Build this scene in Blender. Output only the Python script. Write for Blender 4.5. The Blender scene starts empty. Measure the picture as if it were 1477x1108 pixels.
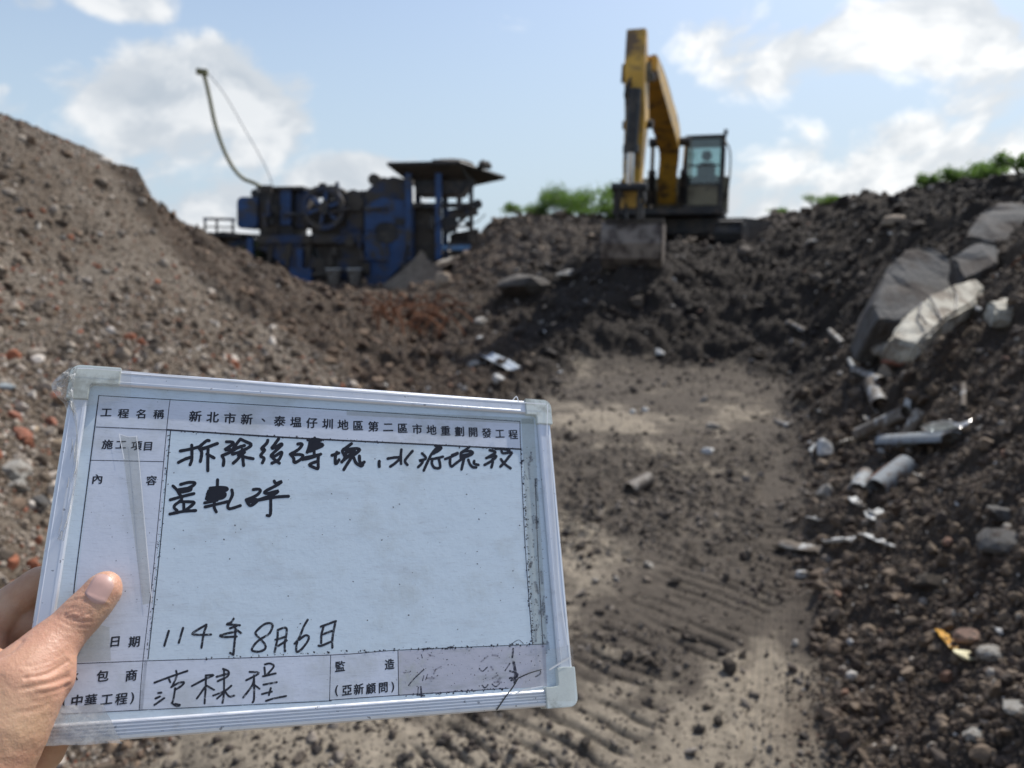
import bpy, bmesh, math, random
import numpy as np
from mathutils import Vector, Matrix, Euler
from mathutils.bvhtree import BVHTree

random.seed(7); rng = np.random.default_rng(7)
S = bpy.context.scene
COL = S.collection
R = math.radians

# ------------------------------------------------------------------ camera
F, CX, CY = 1109.0, 738.5, 554.0           # focal length and centre, in photograph pixels
PITCH = R(9.9); CAMH = 1.55
cp, sp_ = math.cos(PITCH), math.sin(PITCH)
cam_d = bpy.data.cameras.new('camera'); cam = bpy.data.objects.new('camera', cam_d); COL.objects.link(cam)
cam.location = (0, 0, CAMH); cam.rotation_euler = (R(90) - PITCH, 0, 0)
cam_d.sensor_width = 36; cam_d.lens = 36 * F / 1477.0
cam_d.clip_start = 0.02; cam_d.clip_end = 6000
cam_d.dof.use_dof = True; cam_d.dof.focus_distance = 0.455
cam_d.dof.aperture_fstop = cam_d.lens / 3.1
S.camera = cam

# ------------------------------------------------------------------ light
SUN_EL, SUN_AZ = R(47), R(38)              # azimuth to the right of straight ahead (+Y)
sun_dir = Vector((math.sin(SUN_AZ) * math.cos(SUN_EL), math.cos(SUN_AZ) * math.cos(SUN_EL), math.sin(SUN_EL)))
sl = bpy.data.lights.new('sun', 'SUN'); sl.energy = 3.6; sl.angle = R(0.6); sl.color = (1, 0.95, 0.87)
so = bpy.data.objects.new('sun', sl); COL.objects.link(so)
so.rotation_euler = (-sun_dir).to_track_quat('-Z', 'Y').to_euler()
S.view_settings.view_transform = 'Standard'; S.view_settings.look = 'None'
S.view_settings.gamma = 1; S.view_settings.exposure = 0.35
S.cycles.use_denoising = True
S.cycles.max_bounces = 8; S.cycles.transparent_max_bounces = 12
S.cycles.caustics_reflective = False; S.cycles.caustics_refractive = False

# ------------------------------------------------------------------ node helper
class NT:
    def __init__(s, tree): s.t = tree; s.n = tree.nodes; s.l = tree.links
    def __call__(s, kind, ins=None, **props):
        n = s.n.new(kind)
        for k, v in props.items(): setattr(n, k, v)
        for k, v in (ins or {}).items():
            sock = n.inputs[k]
            if isinstance(v, bpy.types.NodeSocket): s.l.new(v, sock)
            else: sock.default_value = v
        return n
    def math(s, op, a, b=None, c=None, clamp=False):
        i = {0: a}
        if b is not None: i[1] = b
        if c is not None: i[2] = c
        return s('ShaderNodeMath', i, operation=op, use_clamp=clamp).outputs[0]
    def ramp(s, fac, stops, interp='LINEAR'):
        n = s('ShaderNodeValToRGB', {0: fac}); n.color_ramp.interpolation = interp
        e = n.color_ramp.elements
        while len(e) < len(stops): e.new(0.5)
        for el, (p, c) in zip(e, stops):
            el.position = p; el.color = (*c, 1) if len(c) == 3 else c
        return n.outputs[0]
    def mix(s, fac, a, b, blend='MIX'):
        n = s('ShaderNodeMix', data_type='RGBA', blend_type=blend)
        for sock, v in ((n.inputs[0], fac), (n.inputs[6], a), (n.inputs[7], b)):
            if isinstance(v, bpy.types.NodeSocket): s.l.new(v, sock)
            else: sock.default_value = v if not isinstance(v, tuple) or len(v) == 4 else (*v, 1)
        return n.outputs[2]
    def maprange(s, v, a, b, c=0.0, d=1.0, smooth=True):
        n = s('ShaderNodeMapRange', {0: v, 1: a, 2: b, 3: c, 4: d}, interpolation_type='SMOOTHSTEP' if smooth else 'LINEAR')
        return n.outputs[0]

# ------------------------------------------------------------------ world: physical sky plus clouds
W = bpy.data.worlds.new('World'); S.world = W; W.use_nodes = True
nt = NT(W.node_tree); nt.n.clear()
sky = nt('ShaderNodeTexSky', sky_type='NISHITA', sun_disc=False, sun_elevation=SUN_EL, sun_rotation=SUN_AZ)
sky.air_density = 1.0; sky.dust_density = 2.2; sky.ozone_density = 1.5; sky.altitude = 0
geo = nt('ShaderNodeTexCoord')
sep = nt('ShaderNodeSeparateXYZ', {0: geo.outputs['Generated']})
az = nt.math('ARCTAN2', sep.outputs[0], sep.outputs[1])
el = nt.math('ARCSINE', sep.outputs[2])
def azel(px, py):
    u, v = (px - CX) / F, (CY - py) / F
    d = Vector((u, cp + v * sp_, -sp_ + v * cp)).normalized()
    return math.atan2(d.x, d.y), math.asin(d.z)
ae = nt('ShaderNodeCombineXYZ', {0: az, 1: el})
stretch = nt('ShaderNodeVectorMath', {0: ae.outputs[0], 1: (1.0, 1.35, 1.0)}, operation='MULTIPLY')
n1 = nt('ShaderNodeTexNoise', {'Vector': stretch.outputs[0], 'Scale': 7.0, 'Detail': 9.0, 'Roughness': 0.58, 'Distortion': 0.35})
off = nt('ShaderNodeVectorMath', {0: stretch.outputs[0], 1: (-0.028, -0.034, 0.0)}, operation='ADD')
n2 = nt('ShaderNodeTexNoise', {'Vector': off.outputs[0], 'Scale': 7.0, 'Detail': 7.0, 'Roughness': 0.58, 'Distortion': 0.35})
# cloud banks: centre px, py, half-width, half-height (pixels), weight
blobs = [(285, 160, 215, 135, 1.15), (375, 125, 110, 85, .8), (230, 330, 430, 200, .80), (180, 0, 120, 52, .95), (90, 108, 90, 40, .75), (0, 145, 70, 45, .75), (50, 0, 60, 30, .7),
         (520, 262, 170, 60, .95), (395, 250, 70, 50, .5), (720, 40, 120, 40, .45), (1090, 75, 160, 90, .8), (1310, 60, 260, 90, 1.0), (1500, 100, 240, 140, .8),
         (1290, 200, 120, 60, .85), (1180, 290, 330, 120, .95), (1420, 250, 260, 120, .8), (760, 350, 300, 90, .45), (1250, -220, 500, 160, .7),
         (100, -160, 360, 90, .5), (-250, 120, 200, 160, .7), (-700, 200, 300, 150, .7), (2000, 150, 380, 200, .8)]
acc = None
for (bx, by, sx, sy, w) in blobs:
    a0, e0 = azel(bx, by); a1, _ = azel(bx + sx * 0.5, by); a2, _ = azel(bx - sx * 0.5, by); _, e1 = azel(bx, by - sy * .5); _, e2 = azel(bx, by + sy * .5)
    sa, se = abs(a1 - a2), abs(e1 - e2)
    q = nt('ShaderNodeVectorMath', {0: ae.outputs[0], 1: (a0, e0, 0)}, operation='SUBTRACT')
    q = nt('ShaderNodeVectorMath', {0: q.outputs[0], 1: (1 / sa, 1 / se, 0)}, operation='MULTIPLY')
    q = nt('ShaderNodeVectorMath', {0: q.outputs[0]}, operation='LENGTH')
    m = nt.maprange(q.outputs['Value'], 0.25, 1.35, w, 0.0)
    acc = m if acc is None else nt.math('MAXIMUM', acc, m)
# behind the camera: broken cloud from a larger noise
back = nt.maprange(sep.outputs[1], -0.05, -0.35, 0.0, 0.5)
acc = nt.math('MAXIMUM', acc, back)
dens = nt.math('MULTIPLY_ADD', n1.outputs[0], 3.2, nt.math('MULTIPLY_ADD', acc, 1.25, -2.28))
cover = nt.maprange(dens, -0.12, 0.42)
dens2 = nt.math('MULTIPLY_ADD', n2.outputs[0], 3.2, nt.math('MULTIPLY_ADD', acc, 1.25, -2.28))
rim = nt.maprange(nt.math('SUBTRACT', dens, dens2), -0.25, 0.45)
body = nt.maprange(dens, 0.35, 1.05, 1.0, 0.0)
lit = nt.math('MULTIPLY_ADD', rim, 0.75, nt.math('MULTIPLY', body, 0.30), clamp=True)
# brighter towards the sun
sd = nt('ShaderNodeVectorMath', {0: geo.outputs['Generated'], 1: tuple(sun_dir)}, operation='DOT_PRODUCT')
glow = nt.maprange(sd.outputs['Value'], 0.35, 1.0, 0.0, 1.0)
ccol = nt.mix(lit, (4.9, 5.5, 6.2, 1), (8.8, 8.95, 9.1, 1))
ccol = nt.mix(nt.math('MULTIPLY', glow, 0.75), ccol, nt.mix(lit, (6.2, 6.7, 7.2, 1), (13.0, 12.8, 12.3, 1)))
skyc = nt.mix(1.0, sky.outputs[0], (1.02, 1.14, 1.36, 1), 'MULTIPLY')
veil = nt.maprange(el, 0.55, 0.0, 0.14, 0.85)
skyc = nt.mix(veil, skyc, (5.6, 6.9, 8.0, 1))
allc = nt.mix(nt.math('MULTIPLY', cover, 0.93), skyc, ccol)
bg = nt('ShaderNodeBackground', {0: allc, 1: 0.082})
nt.l.new(bg.outputs[0], nt('ShaderNodeOutputWorld').inputs[0])

# ------------------------------------------------------------------ pixel geometry
def ray(px, py):
    u, v = (px - CX) / F, (CY - py) / F
    return Vector((u, cp + v * sp_, -sp_ + v * cp))
def P(px, py, d):
    "world point on that sight line at horizontal distance d"
    r = ray(px, py); return Vector((0, 0, CAMH)) + r * (d / r.y)

# ------------------------------------------------------------------ noise (numpy)
def hsh(i, j, s=0):
    h = (i.astype(np.int64) * 374761393 + j.astype(np.int64) * 668265263 + s * 1442695041) & 0xffffffff
    h = ((h ^ (h >> 13)) * 1274126177) & 0xffffffff
    h = (h ^ (h >> 16)) & 0xffffffff
    return h / 4294967295.0
def vnoise(x, y, s=0):
    i, j = np.floor(x), np.floor(y); fx, fy = x - i, y - j
    fx = fx * fx * (3 - 2 * fx); fy = fy * fy * (3 - 2 * fy)
    a, b, c, d = hsh(i, j, s), hsh(i + 1, j, s), hsh(i, j + 1, s), hsh(i + 1, j + 1, s)
    return (a * (1 - fx) + b * fx) * (1 - fy) + (c * (1 - fx) + d * fx) * fy
def fbm(x, y, f, o=4, s=0, g=.5):
    t = 0; a = 1; n = 0
    for k in range(o):
        t = t + a * (vnoise(x * f + 17.3 * k, y * f - 9.1 * k, s + k) * 2 - 1); n += a; a *= g; f *= 2.03
    return t / n
def worley(x, y, f, s=0):
    x = x * f; y = y * f; i, j = np.floor(x), np.floor(y); best = np.full(x.shape, 9.0); val = np.zeros(x.shape)
    for di in (-1, 0, 1):
        for dj in (-1, 0, 1):
            a, b = i + di, j + dj
            qx = a + hsh(a, b, s); qy = b + hsh(a, b, s + 5)
            dd = (x - qx) ** 2 + (y - qy) ** 2
            m = dd < best; best = np.where(m, dd, best); val = np.where(m, hsh(a, b, s + 9), val)
    return np.sqrt(best), val
def sstep(a, b, x):
    t = np.clip((x - a) / (b - a), 0, 1); return t * t * (3 - 2 * t)

# ------------------------------------------------------------------ terrain: control points (px, py, distance)
CP = [  # left gravel heap: crest and face
 (-260, 90, 6.6), (0, 180, 7.6), (95, 220, 7.9), (200, 262, 8.6), (238, 318, 9.2), (300, 352, 9.8), (345, 378, 10.2), (430, 412, 10.8), (520, 455, 11.3),
 (0, 340, 6.1), (0, 500, 4.7), (0, 620, 3.7), (0, 720, 3.0), (0, 830, 2.55), (120, 400, 6.5), (120, 560, 4.6), (200, 500, 5.4), (200, 330, 7.9), (300, 420, 8.2),
 (400, 560, 6.1), (400, 480, 8.0), (520, 520, 8.6), (560, 560, 7.7), (640, 520, 9.4), (700, 560, 8.2), (250, 700, 3.95), (-260, 400, 4.4), (-260, 650, 2.7),
 (-500, 300, 4.0), (-500, 700, 1.9),
 # floor
 (120, 1000, 2.5), (60, 1108, 2.1), (300, 900, 2.95), (300, 1108, 2.08), (500, 800, 3.74), (600, 700, 4.9), (700, 1108, 2.08), (-200, 1100, 1.95),
 (760, 600, 7.1), (800, 800, 3.76), (900, 700, 4.95), (900, 600, 7.1), (900, 530, 10.1), (1000, 1000, 2.51), (1000, 520, 10.7), (1000, 800, 3.76), (1100, 620, 6.6),
 (1080, 525, 10.3), (1150, 1108, 2.1), (1170, 900, 3.0), (1165, 800, 3.74), (1150, 700, 4.9), (840, 530, 10.0),
 (900, 2300, .8), (300, 2300, .8), (1500, 2300, .75),
 # middle mound under the excavator and the rubble left of it
 (920, 396, 12.5), (920, 360, 14.5), (860, 400, 13.0), (1000, 400, 12.7), (1080, 400, 12.9), (850, 356, 17.0), (800, 324, 20.0), (740, 322, 21.5), (700, 328, 22.0),
 (1000, 360, 18.5), (960, 360, 17.3), (1060, 362, 18.5), (1090, 366, 17.2), (1030, 368, 16.6), (1000, 356, 20.0), (1100, 318, 21.5), (900, 325, 20.5),
 (770, 372, 17.0), (700, 405, 16.5), (650, 430, 14.5), (720, 470, 12.3), (800, 440, 12.6), (780, 500, 10.6), (700, 515, 10.0), (600, 500, 11.5), (560, 430, 18.5), (600, 440, 16.0),
 (520, 415, 22.0), (400, 415, 22.5), (640, 413, 22.0), (330, 413, 22.5), (520, 413, 25.5),
 # right bank
 (1260, 800, 3.5), (1300, 1000, 2.37), (1230, 1000, 2.48), (1477, 1050, 1.85), (1477, 900, 2.2), (1477, 800, 2.5), (1380, 860, 2.75), (1400, 700, 3.4), (1250, 680, 4.7), (1477, 620, 3.5),
 (1300, 570, 5.9), (1210, 560, 7.2), (1180, 500, 9.8), (1400, 500, 5.6), (1477, 470, 5.2), (1350, 450, 7.4), (1280, 500, 7.4), (1250, 460, 8.6), (1330, 400, 8.4), (1477, 350, 7.0), (1420, 350, 8.0),
 (1200, 400, 11.3), (1110, 430, 12.0), (1130, 480, 10.8), (1200, 350, 13.2), (1300, 330, 10.8),
 (1477, 284, 8.8), (1400, 290, 10.0), (1300, 299, 11.8), (1215, 314, 14.0), (1160, 312, 16.5), (1700, 230, 7.0), (1700, 500, 3.4), (1700, 800, 1.9), (2100, 300, 4.0), (2100, 700, 1.8),
]
ctl = []
for px, py, d in CP:
    w = P(px, py, d); ctl.append((w.x / w.y, w.y, w.z))
# ground out of sight: behind crests and outside the frame
for a, d, z in [(-.7, 11, 2.0), (-.7, 15, .6), (-.45, 13, 1.0), (-.45, 17, .45), (-.2, 16, .5), (-1.4, 8, 1.6), (-1.4, 3, 1.1), (-2.2, 2.5, 1.2), (-2.2, 7, .8), (-1.4, 1.2, .35), (-2.4, 1, .4),
                (-.6, 30, .4), (-.2, 32, .5), (.2, 32, 1.8), (.6, 30, 1.6), (.6, 16, 2.2), (.75, 13, 2.2), (1.3, 9, 2.0), (1.3, 4, 1.5), (1.3, 1.5, .6), (2.2, 5, 1.6), (2.2, 1.5, .7), (-.3, 28, .45),
                (.9, 22, 1.4), (0.05, 27, 2.0), (.25, 24.5, 2.1), (-1, 45, .3), (0, 45, .6), (1, 45, .6), (-2.2, 40, .3), (2.2, 40, .3), (0, .5, 0), (2.4, .5, .2), (-2.4, .5, .2)]:
    ctl.append((a, d, z))
ctl = np.array(ctl)
def tx(a, d): return np.stack([a * 2.6, np.log(d) * 1.5], -1)
X = tx(ctl[:, 0], ctl[:, 1]); n = len(X)
def U(r): return np.where(r > 1e-9, r * r * np.log(np.maximum(r, 1e-9)), 0)
K = U(np.linalg.norm(X[:, None] - X[None], axis=-1)) + np.eye(n) * 0.003
Pm = np.concatenate([np.ones((n, 1)), X], 1)
sol = np.linalg.solve(np.block([[K, Pm], [Pm.T, np.zeros((3, 3))]]), np.concatenate([ctl[:, 2], np.zeros(3)]))
GA = np.linspace(-2.6, 2.6, 241); GL = np.linspace(math.log(.45), math.log(60), 201)
ga, gl = np.meshgrid(GA, GL, indexing='ij')
Q = tx(ga.ravel(), np.exp(gl.ravel()))
Z = np.zeros(len(Q))
for k in range(0, len(Q), 8000):
    q = Q[k:k + 8000]; Z[k:k + 8000] = U(np.linalg.norm(q[:, None] - X[None], axis=-1)) @ sol[:n] + sol[n] + q @ sol[n + 1:]
Z = Z.reshape(ga.shape)
dd_ = np.exp(gl); Z = Z * (1 - sstep(28, 55, dd_)) + 0.2 * sstep(28, 55, dd_)
Z = np.maximum(Z, -0.03)
def zbase(x, y):
    a = np.clip(x / np.maximum(y, 1e-6), -2.59, 2.59); l = np.log(np.clip(y, .451, 59.9))
    fa = (a - GA[0]) / (GA[1] - GA[0]); fl = (l - GL[0]) / (GL[1] - GL[0])
    i = np.clip(fa.astype(int), 0, len(GA) - 2); j = np.clip(fl.astype(int), 0, len(GL) - 2); fa = fa - i; fl = fl - j
    return (Z[i, j] * (1 - fa) + Z[i + 1, j] * fa) * (1 - fl) + (Z[i, j + 1] * (1 - fa) + Z[i + 1, j + 1] * fa) * fl
def project(x, y, z):
    Y = y * cp - (z - CAMH) * sp_; V = y * sp_ + (z - CAMH) * cp
    return CX + F * x / Y, CY - F * V / Y

# regions as masks over the ground (1 inside), from outlines on the ground plan
HEAP = [(-9, .3), (-1.35, 1.3), (-1.3, 2.3), (-1.15, 3.4), (-1.35, 5.0), (-1.4, 6.4), (-1.75, 7.7), (-2.6, 8.2), (-3.6, 8.1), (-4.1, 8.5), (-4.9, 9.6), (-14, 16), (-14, 4)]
FLOORP = [(-1.35, .3), (-1.3, 2.3), (-.95, 3.4), (-.9, 5.0), (-.35, 6.9), (.35, 8.6), (.9, 10.4), (3.2, 10.4), (3.3, 8.8), (2.75, 7.0), (2.0, 5.0), (1.45, 3.6), (1.08, 2.6), (.95, 1.6), (.95, .3)]
BANK = [(.95, .3), (.95, 1.6), (1.08, 2.6), (1.45, 3.6), (2.0, 5.0), (2.75, 7.0), (3.3, 8.8), (3.9, 10.6), (5.4, 14.5), (7.5, 19), (20, 22), (20, 4), (9, .3)]
def inside(poly, x, y, soft=.12):
    "signed distance based soft mask"
    p = np.array(poly); dmin = np.full(x.shape, 1e9); ins = np.zeros(x.shape, bool)
    for k in range(len(p)):
        ax, ay = p[k]; bx, by = p[(k + 1) % len(p)]
        ex, ey = bx - ax, by - ay; wx, wy = x - ax, y - ay
        t = np.clip((wx * ex + wy * ey) / (ex * ex + ey * ey), 0, 1)
        dmin = np.minimum(dmin, (wx - ex * t) ** 2 + (wy - ey * t) ** 2)
        c = ((ay > y) != (by > y)) & (x < (bx - ax) * (y - ay) / (by - ay + 1e-12) + ax); ins ^= c
    d = np.sqrt(dmin) * np.where(ins, 1, -1)
    return sstep(-soft, soft, d)
def fields(x, y):
    wx = x + .22 * fbm(x, y, 1.3, 5, 40, .62); wy = y + .28 * fbm(x, y, 1.3, 5, 50, .62)
    heap = inside(HEAP, wx, wy, .22); fl = inside(FLOORP, wx, wy, .24); bank = inside(BANK, wx, wy, .24)
    return heap, fl, bank
AX = np.array((.62, .785)); AX = AX / np.linalg.norm(AX); PX = np.array((AX[1], -AX[0])); A0 = np.array((.52, 2.8))
TD = np.array((.53, 1.5)); TD = TD / np.linalg.norm(TD); TN = np.array((TD[1], -TD[0])); T0 = np.array((.985, 2.6))
def strip(x, y):
    t = (x - A0[0]) * AX[0] + (y - A0[1]) * AX[1]; w = (x - A0[0]) * PX[0] + (y - A0[1]) * PX[1]
    m = sstep(.30, .22, np.abs(w)) * sstep(-1.6, -1.2, t) * sstep(2.6, 1.6, t)
    m2 = sstep(.30, .22, np.abs(w + 1.15)) * sstep(-1.4, -1.0, t) * sstep(3.4, 2.6, t)
    ph = t + .05 * fbm(x, y, 2.2, 3, 70) + .012 * fbm(x, y, 9, 3, 73)
    saw = (ph / .088) % 1.0
    rid = 1 - np.exp(-((saw - .5) / .14) ** 2)
    brk = sstep(-.4, .15, fbm(x, y, 4.5, 3, 71))
    return m, m2, rid, brk
def tyre(x, y):
    w = (x - T0[0]) * TN[0] + (y - T0[1]) * TN[1]; t = (x - T0[0]) * TD[0] + (y - T0[1]) * TD[1]
    return sstep(.16, .10, np.abs(w + .05 * fbm(x, y, 2.5, 4, 77))) * (.55 + .45 * sstep(-.3, .2, fbm(x, y, 3.5, 4, 78))) * sstep(-2.5, -1.5, t) * sstep(4.2, 2.5, t), w
def detail(x, y, full=True):
    heap, fl, bank = fields(x, y); rough = 1 - np.maximum(heap, fl)
    h = .07 * fbm(x, y, .9, 4, 1) * (1 - fl) + .018 * fbm(x, y, 1.6, 4, 3) * fl
    h = h + .10 * fbm(x, y, 2.2, 4, 6) * rough + .03 * fbm(x, y, 3, 4, 8) * heap
    tm, tw = tyre(x, y)
    r2 = rough * (1 - tm)
    for f, amp, s in ((2.6, .13, 11), (6.5, .055, 12), (15, .024, 13)):
        d, v = worley(x + .04 * fbm(x, y, 9, 2, s), y + .04 * fbm(x, y, 9, 2, s + 3), f, s)
        dome = np.sqrt(np.maximum(0, .55 ** 2 - d ** 2)) / .55 * (v > .35) * (.4 + .6 * v)
        h = h + amp * (.38 + .62 * sstep(2.0, 6.5, y) if f < 10 else 1) * dome * (r2 + (.12 if f > 5 else 0.0) * heap + (.09 * fl * (v > .8) if f > 5 else 0))
    h = h + .012 * fbm(x, y, 26, 3, 21) * (r2 + .5 * heap + .10 * fl)
    # tracks pressed in the mud
    m, m2, rid, brk = strip(x, y)
    h = h - (m * fl) * (.006 + .032 * (1 - rid) * brk * (.35 + .65 * vnoise(x * 5, y * 5, 72))) - (m2 * fl) * (.006 + .014 * (1 - rid) * brk)
    clod = sstep(.25, .6, fbm(x, y, 3.1, 4, 31))
    d, v = worley(x, y, 19, 33)
    h = h + fl * clod * (1 - m) * (1 - tm) * .022 * np.maximum(0, 1 - (d / .5) ** 2) * (v > .3)
    mid = sstep(3.2, 4.0, y) * sstep(6.6, 5.6, y) * fl * (1 - tm)      # churned band across the floor
    d, v = worley(x, y, 11, 35)
    h = h + mid * (.03 * fbm(x, y, 4, 4, 36) + .03 * np.maximum(0, 1 - (d / .5) ** 2) * (v > .4))
    h = h + fl * tm * (-.012 + .003 * np.sin(tw / .024 * 2 * np.pi))
    return h
def zfull(x, y):
    x = np.atleast_1d(np.asarray(x, float)); y = np.atleast_1d(np.asarray(y, float))
    far = sstep(24, 34, y)
    return zbase(x, y) + detail(x, y) * (1 - far * .6)
def hit(px, py, dmin=1.2, dmax=40):
    "where the sight line through a pixel meets the ground"
    ds = np.exp(np.linspace(math.log(dmin), math.log(dmax), 1500)); r = ray(px, py)
    k = ds / r.y; x = r.x * k; z = CAMH + r.z * k
    zz = zfull(x, ds); b = np.nonzero(zz > z)[0]
    i = b[0] if len(b) else int(np.argmin(z - zz))
    return Vector((x[i], ds[i], zz[i]))

# ------------------------------------------------------------------ materials
MATS = {}
def pmat(name, col, rough=.6, metal=0, var=.12, scale=12, bump=.0, bscale=60, spec=.5, alpha=1, dirt=None, dscale=3, coord='Object', sss=0):
    m = bpy.data.materials.new(name); m.use_nodes = True; t = NT(m.node_tree); t.n.clear()
    tc = t('ShaderNodeTexCoord').outputs[coord]
    nz = t('ShaderNodeTexNoise', {'Vector': tc, 'Scale': scale, 'Detail': 5.0, 'Roughness': .6})
    f = t.maprange(nz.outputs[0], .3, .7, 1 - var, 1 + var, False)
    v = t('ShaderNodeCombineXYZ', {0: f, 1: f, 2: f})
    c = t.mix(1.0, (*col, 1), v.outputs[0], 'MULTIPLY')
    if dirt:
        dcol, amt = dirt
        n2 = t('ShaderNodeTexNoise', {'Vector': tc, 'Scale': dscale, 'Detail': 8.0, 'Roughness': .68})
        c = t.mix(t.maprange(n2.outputs[0], .62 - amt * .35, .78 - amt * .35), c, (*dcol, 1))
    b = t('ShaderNodeBsdfPrincipled', {'Base Color': c, 'Roughness': rough, 'Metallic': metal, 'Alpha': alpha})
    b.inputs['Specular IOR Level'].default_value = spec
    if sss:
        b.inputs['Subsurface Weight'].default_value = sss; b.inputs['Subsurface Radius'].default_value = (.012, .005, .003); b.inputs['Subsurface Scale'].default_value = .35
    if bump:
        bn = t('ShaderNodeTexNoise', {'Vector': tc, 'Scale': bscale, 'Detail': 6.0})
        bp = t('ShaderNodeBump', {'Height': bn.outputs[0], 'Strength': bump, 'Distance': .02}); t.l.new(bp.outputs[0], b.inputs['Normal'])
    t.l.new(b.outputs[0], t('ShaderNodeOutputMaterial').inputs[0])
    MATS[name] = m; return m
def ground_mat():
    m = bpy.data.materials.new('earth'); m.use_nodes = True; t = NT(m.node_tree); t.n.clear()
    tc = t('ShaderNodeTexCoord').outputs['Object']
    a = t('ShaderNodeAttribute', attribute_name='soil'); a.attribute_type = 'GEOMETRY'
    nz = t('ShaderNodeTexNoise', {'Vector': tc, 'Scale': 28.0, 'Detail': 8.0, 'Roughness': .7})
    f = t.maprange(nz.outputs[0], .25, .75, .62, 1.42, False)
    n3 = t('ShaderNodeTexNoise', {'Vector': tc, 'Scale': 140.0, 'Detail': 4.0, 'Roughness': .7})
    g = t.maprange(n3.outputs[0], .3, .7, .8, 1.2, False)
    fg = t.math('MULTIPLY', f, g)
    v = t('ShaderNodeCombineXYZ', {0: fg, 1: fg, 2: fg})
    c = t.mix(1.0, a.outputs['Color'], v.outputs[0], 'MULTIPLY')
    b = t('ShaderNodeBsdfPrincipled', {'Base Color': c, 'Roughness': .93}); b.inputs['Specular IOR Level'].default_value = .2
    h = t.math('MULTIPLY_ADD', n3.outputs[0], .35, nz.outputs[0])
    bp = t('ShaderNodeBump', {'Height': h, 'Strength': .8, 'Distance': .012}); t.l.new(bp.outputs[0], b.inputs['Normal'])
    t.l.new(b.outputs[0], t('ShaderNodeOutputMaterial').inputs[0]); return m
def inst_mat(name):
    m = bpy.data.materials.new(name); m.use_nodes = True; t = NT(m.node_tree); t.n.clear()
    tc = t('ShaderNodeTexCoord').outputs['Object']
    a = t('ShaderNodeAttribute', attribute_name='tint'); a.attribute_type = 'INSTANCER'
    nz = t('ShaderNodeTexNoise', {'Vector': tc, 'Scale': 2.5, 'Detail': 6.0, 'Roughness': .7})
    f = t.maprange(nz.outputs[0], .3, .7, .72, 1.28, False); v = t('ShaderNodeCombineXYZ', {0: f, 1: f, 2: f})
    c = t.mix(1.0, a.outputs['Color'], v.outputs[0], 'MULTIPLY')
    b = t('ShaderNodeBsdfPrincipled', {'Base Color': c, 'Roughness': .85}); b.inputs['Specular IOR Level'].default_value = .3
    t.l.new(b.outputs[0], t('ShaderNodeOutputMaterial').inputs[0]); return m
GROUND = ground_mat(); INST = inst_mat('loose_stone')
CONC = pmat('concrete', (.36, .34, .30), .9, var=.18, scale=5, bump=.5, bscale=30, dirt=((.13, .10, .075), .45), dscale=2.2)
CONCD = pmat('grey_concrete', (.135, .13, .122), .9, var=.2, scale=4, bump=.6, bscale=22, dirt=((.07, .055, .045), .5), dscale=2)
BRICK = pmat('brick_red', (.36, .13, .075), .9, var=.2, scale=20, bump=.4, dirt=((.22, .17, .13), .4), dscale=9)
PVC = pmat('pipe_plastic', (.52, .52, .50), .8, spec=.2, var=.1, scale=6, dirt=((.17, .14, .11), .72), dscale=9)
pmat('dirty_plastic', (.42, .40, .36), .7, var=.15, scale=8, dirt=((.13, .11, .09), .85), dscale=12)
PVCD = pmat('grey_pipe_plastic', (.27, .29, .30), .7, spec=.25, var=.08, scale=6, dirt=((.13, .10, .08), .45), dscale=7)
RUST = pmat('rust', (.16, .07, .035), .85, var=.3, scale=30)
BLUE = pmat('blue_paint', (.016, .060, .175), .5, var=.25, scale=3, dirt=((.05, .043, .036), .42), dscale=1.9)
BLUED = pmat('dusty_blue_paint', (.012, .035, .10), .6, var=.25, scale=3, dirt=((.06, .048, .037), .66), dscale=1.6)
DARK = pmat('greasy_steel', (.022, .022, .024), .6, var=.4, scale=5, dirt=((.07, .055, .045), .5), dscale=2)
DUST = pmat('dusty_steel', (.085, .072, .058), .85, var=.3, scale=4, dirt=((.05, .042, .036), .5), dscale=2)
BELT = pmat('rubber', (.03, .03, .032), .8, var=.3, scale=4, dirt=((.11, .09, .07), .5), dscale=2.5)
YEL = pmat('yellow_paint', (.64, .37, .055), .45, var=.15, scale=3, dirt=((.16, .10, .05), .42), dscale=2.5)
YELD = pmat('worn_cab_paint', (.20, .18, .12), .55, var=.15, scale=3, dirt=((.07, .06, .045), .5), dscale=2)
CHROME = pmat('chrome_rod', (.7, .72, .75), .12, metal=1, var=.03)
BLACK = pmat('black_steel', (.018, .018, .02), .5, var=.3, dirt=((.06, .05, .04), .4), dscale=3)
HOSE = pmat('olive_hose', (.17, .16, .07), .55, var=.1)
WHITEP = pmat('white_plastic', (.56, .56, .54), .75, spec=.2, var=.05, dirt=((.25, .2, .15), .35))
LBLUE = pmat('light_blue_paint', (.12, .26, .46), .5, var=.1, dirt=((.12, .1, .08), .4))
LEAF = pmat('leaf', (.075, .14, .030), .6, var=.75, scale=2.2, dirt=((.12, .11, .04), .35), dscale=1.5)
_t = NT(LEAF.node_tree); _p = [n for n in _t.n if n.type == 'BSDF_PRINCIPLED'][0]; _o = [n for n in _t.n if n.type == 'OUTPUT_MATERIAL'][0]
_tr = _t('ShaderNodeBsdfTranslucent', {0: (.15, .26, .05, 1)}); _mx = _t('ShaderNodeMixShader', {0: .5, 1: _p.outputs[0], 2: _tr.outputs[0]}); _t.l.new(_mx.outputs[0], _o.inputs[0])
STEM = pmat('stem', (.07, .055, .03), .9)
YPLAS = pmat('amber_plastic', (.55, .28, .02), .35, var=.05)
CREAM = pmat('cream_foam', (.68, .62, .40), .8, var=.1)
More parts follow.
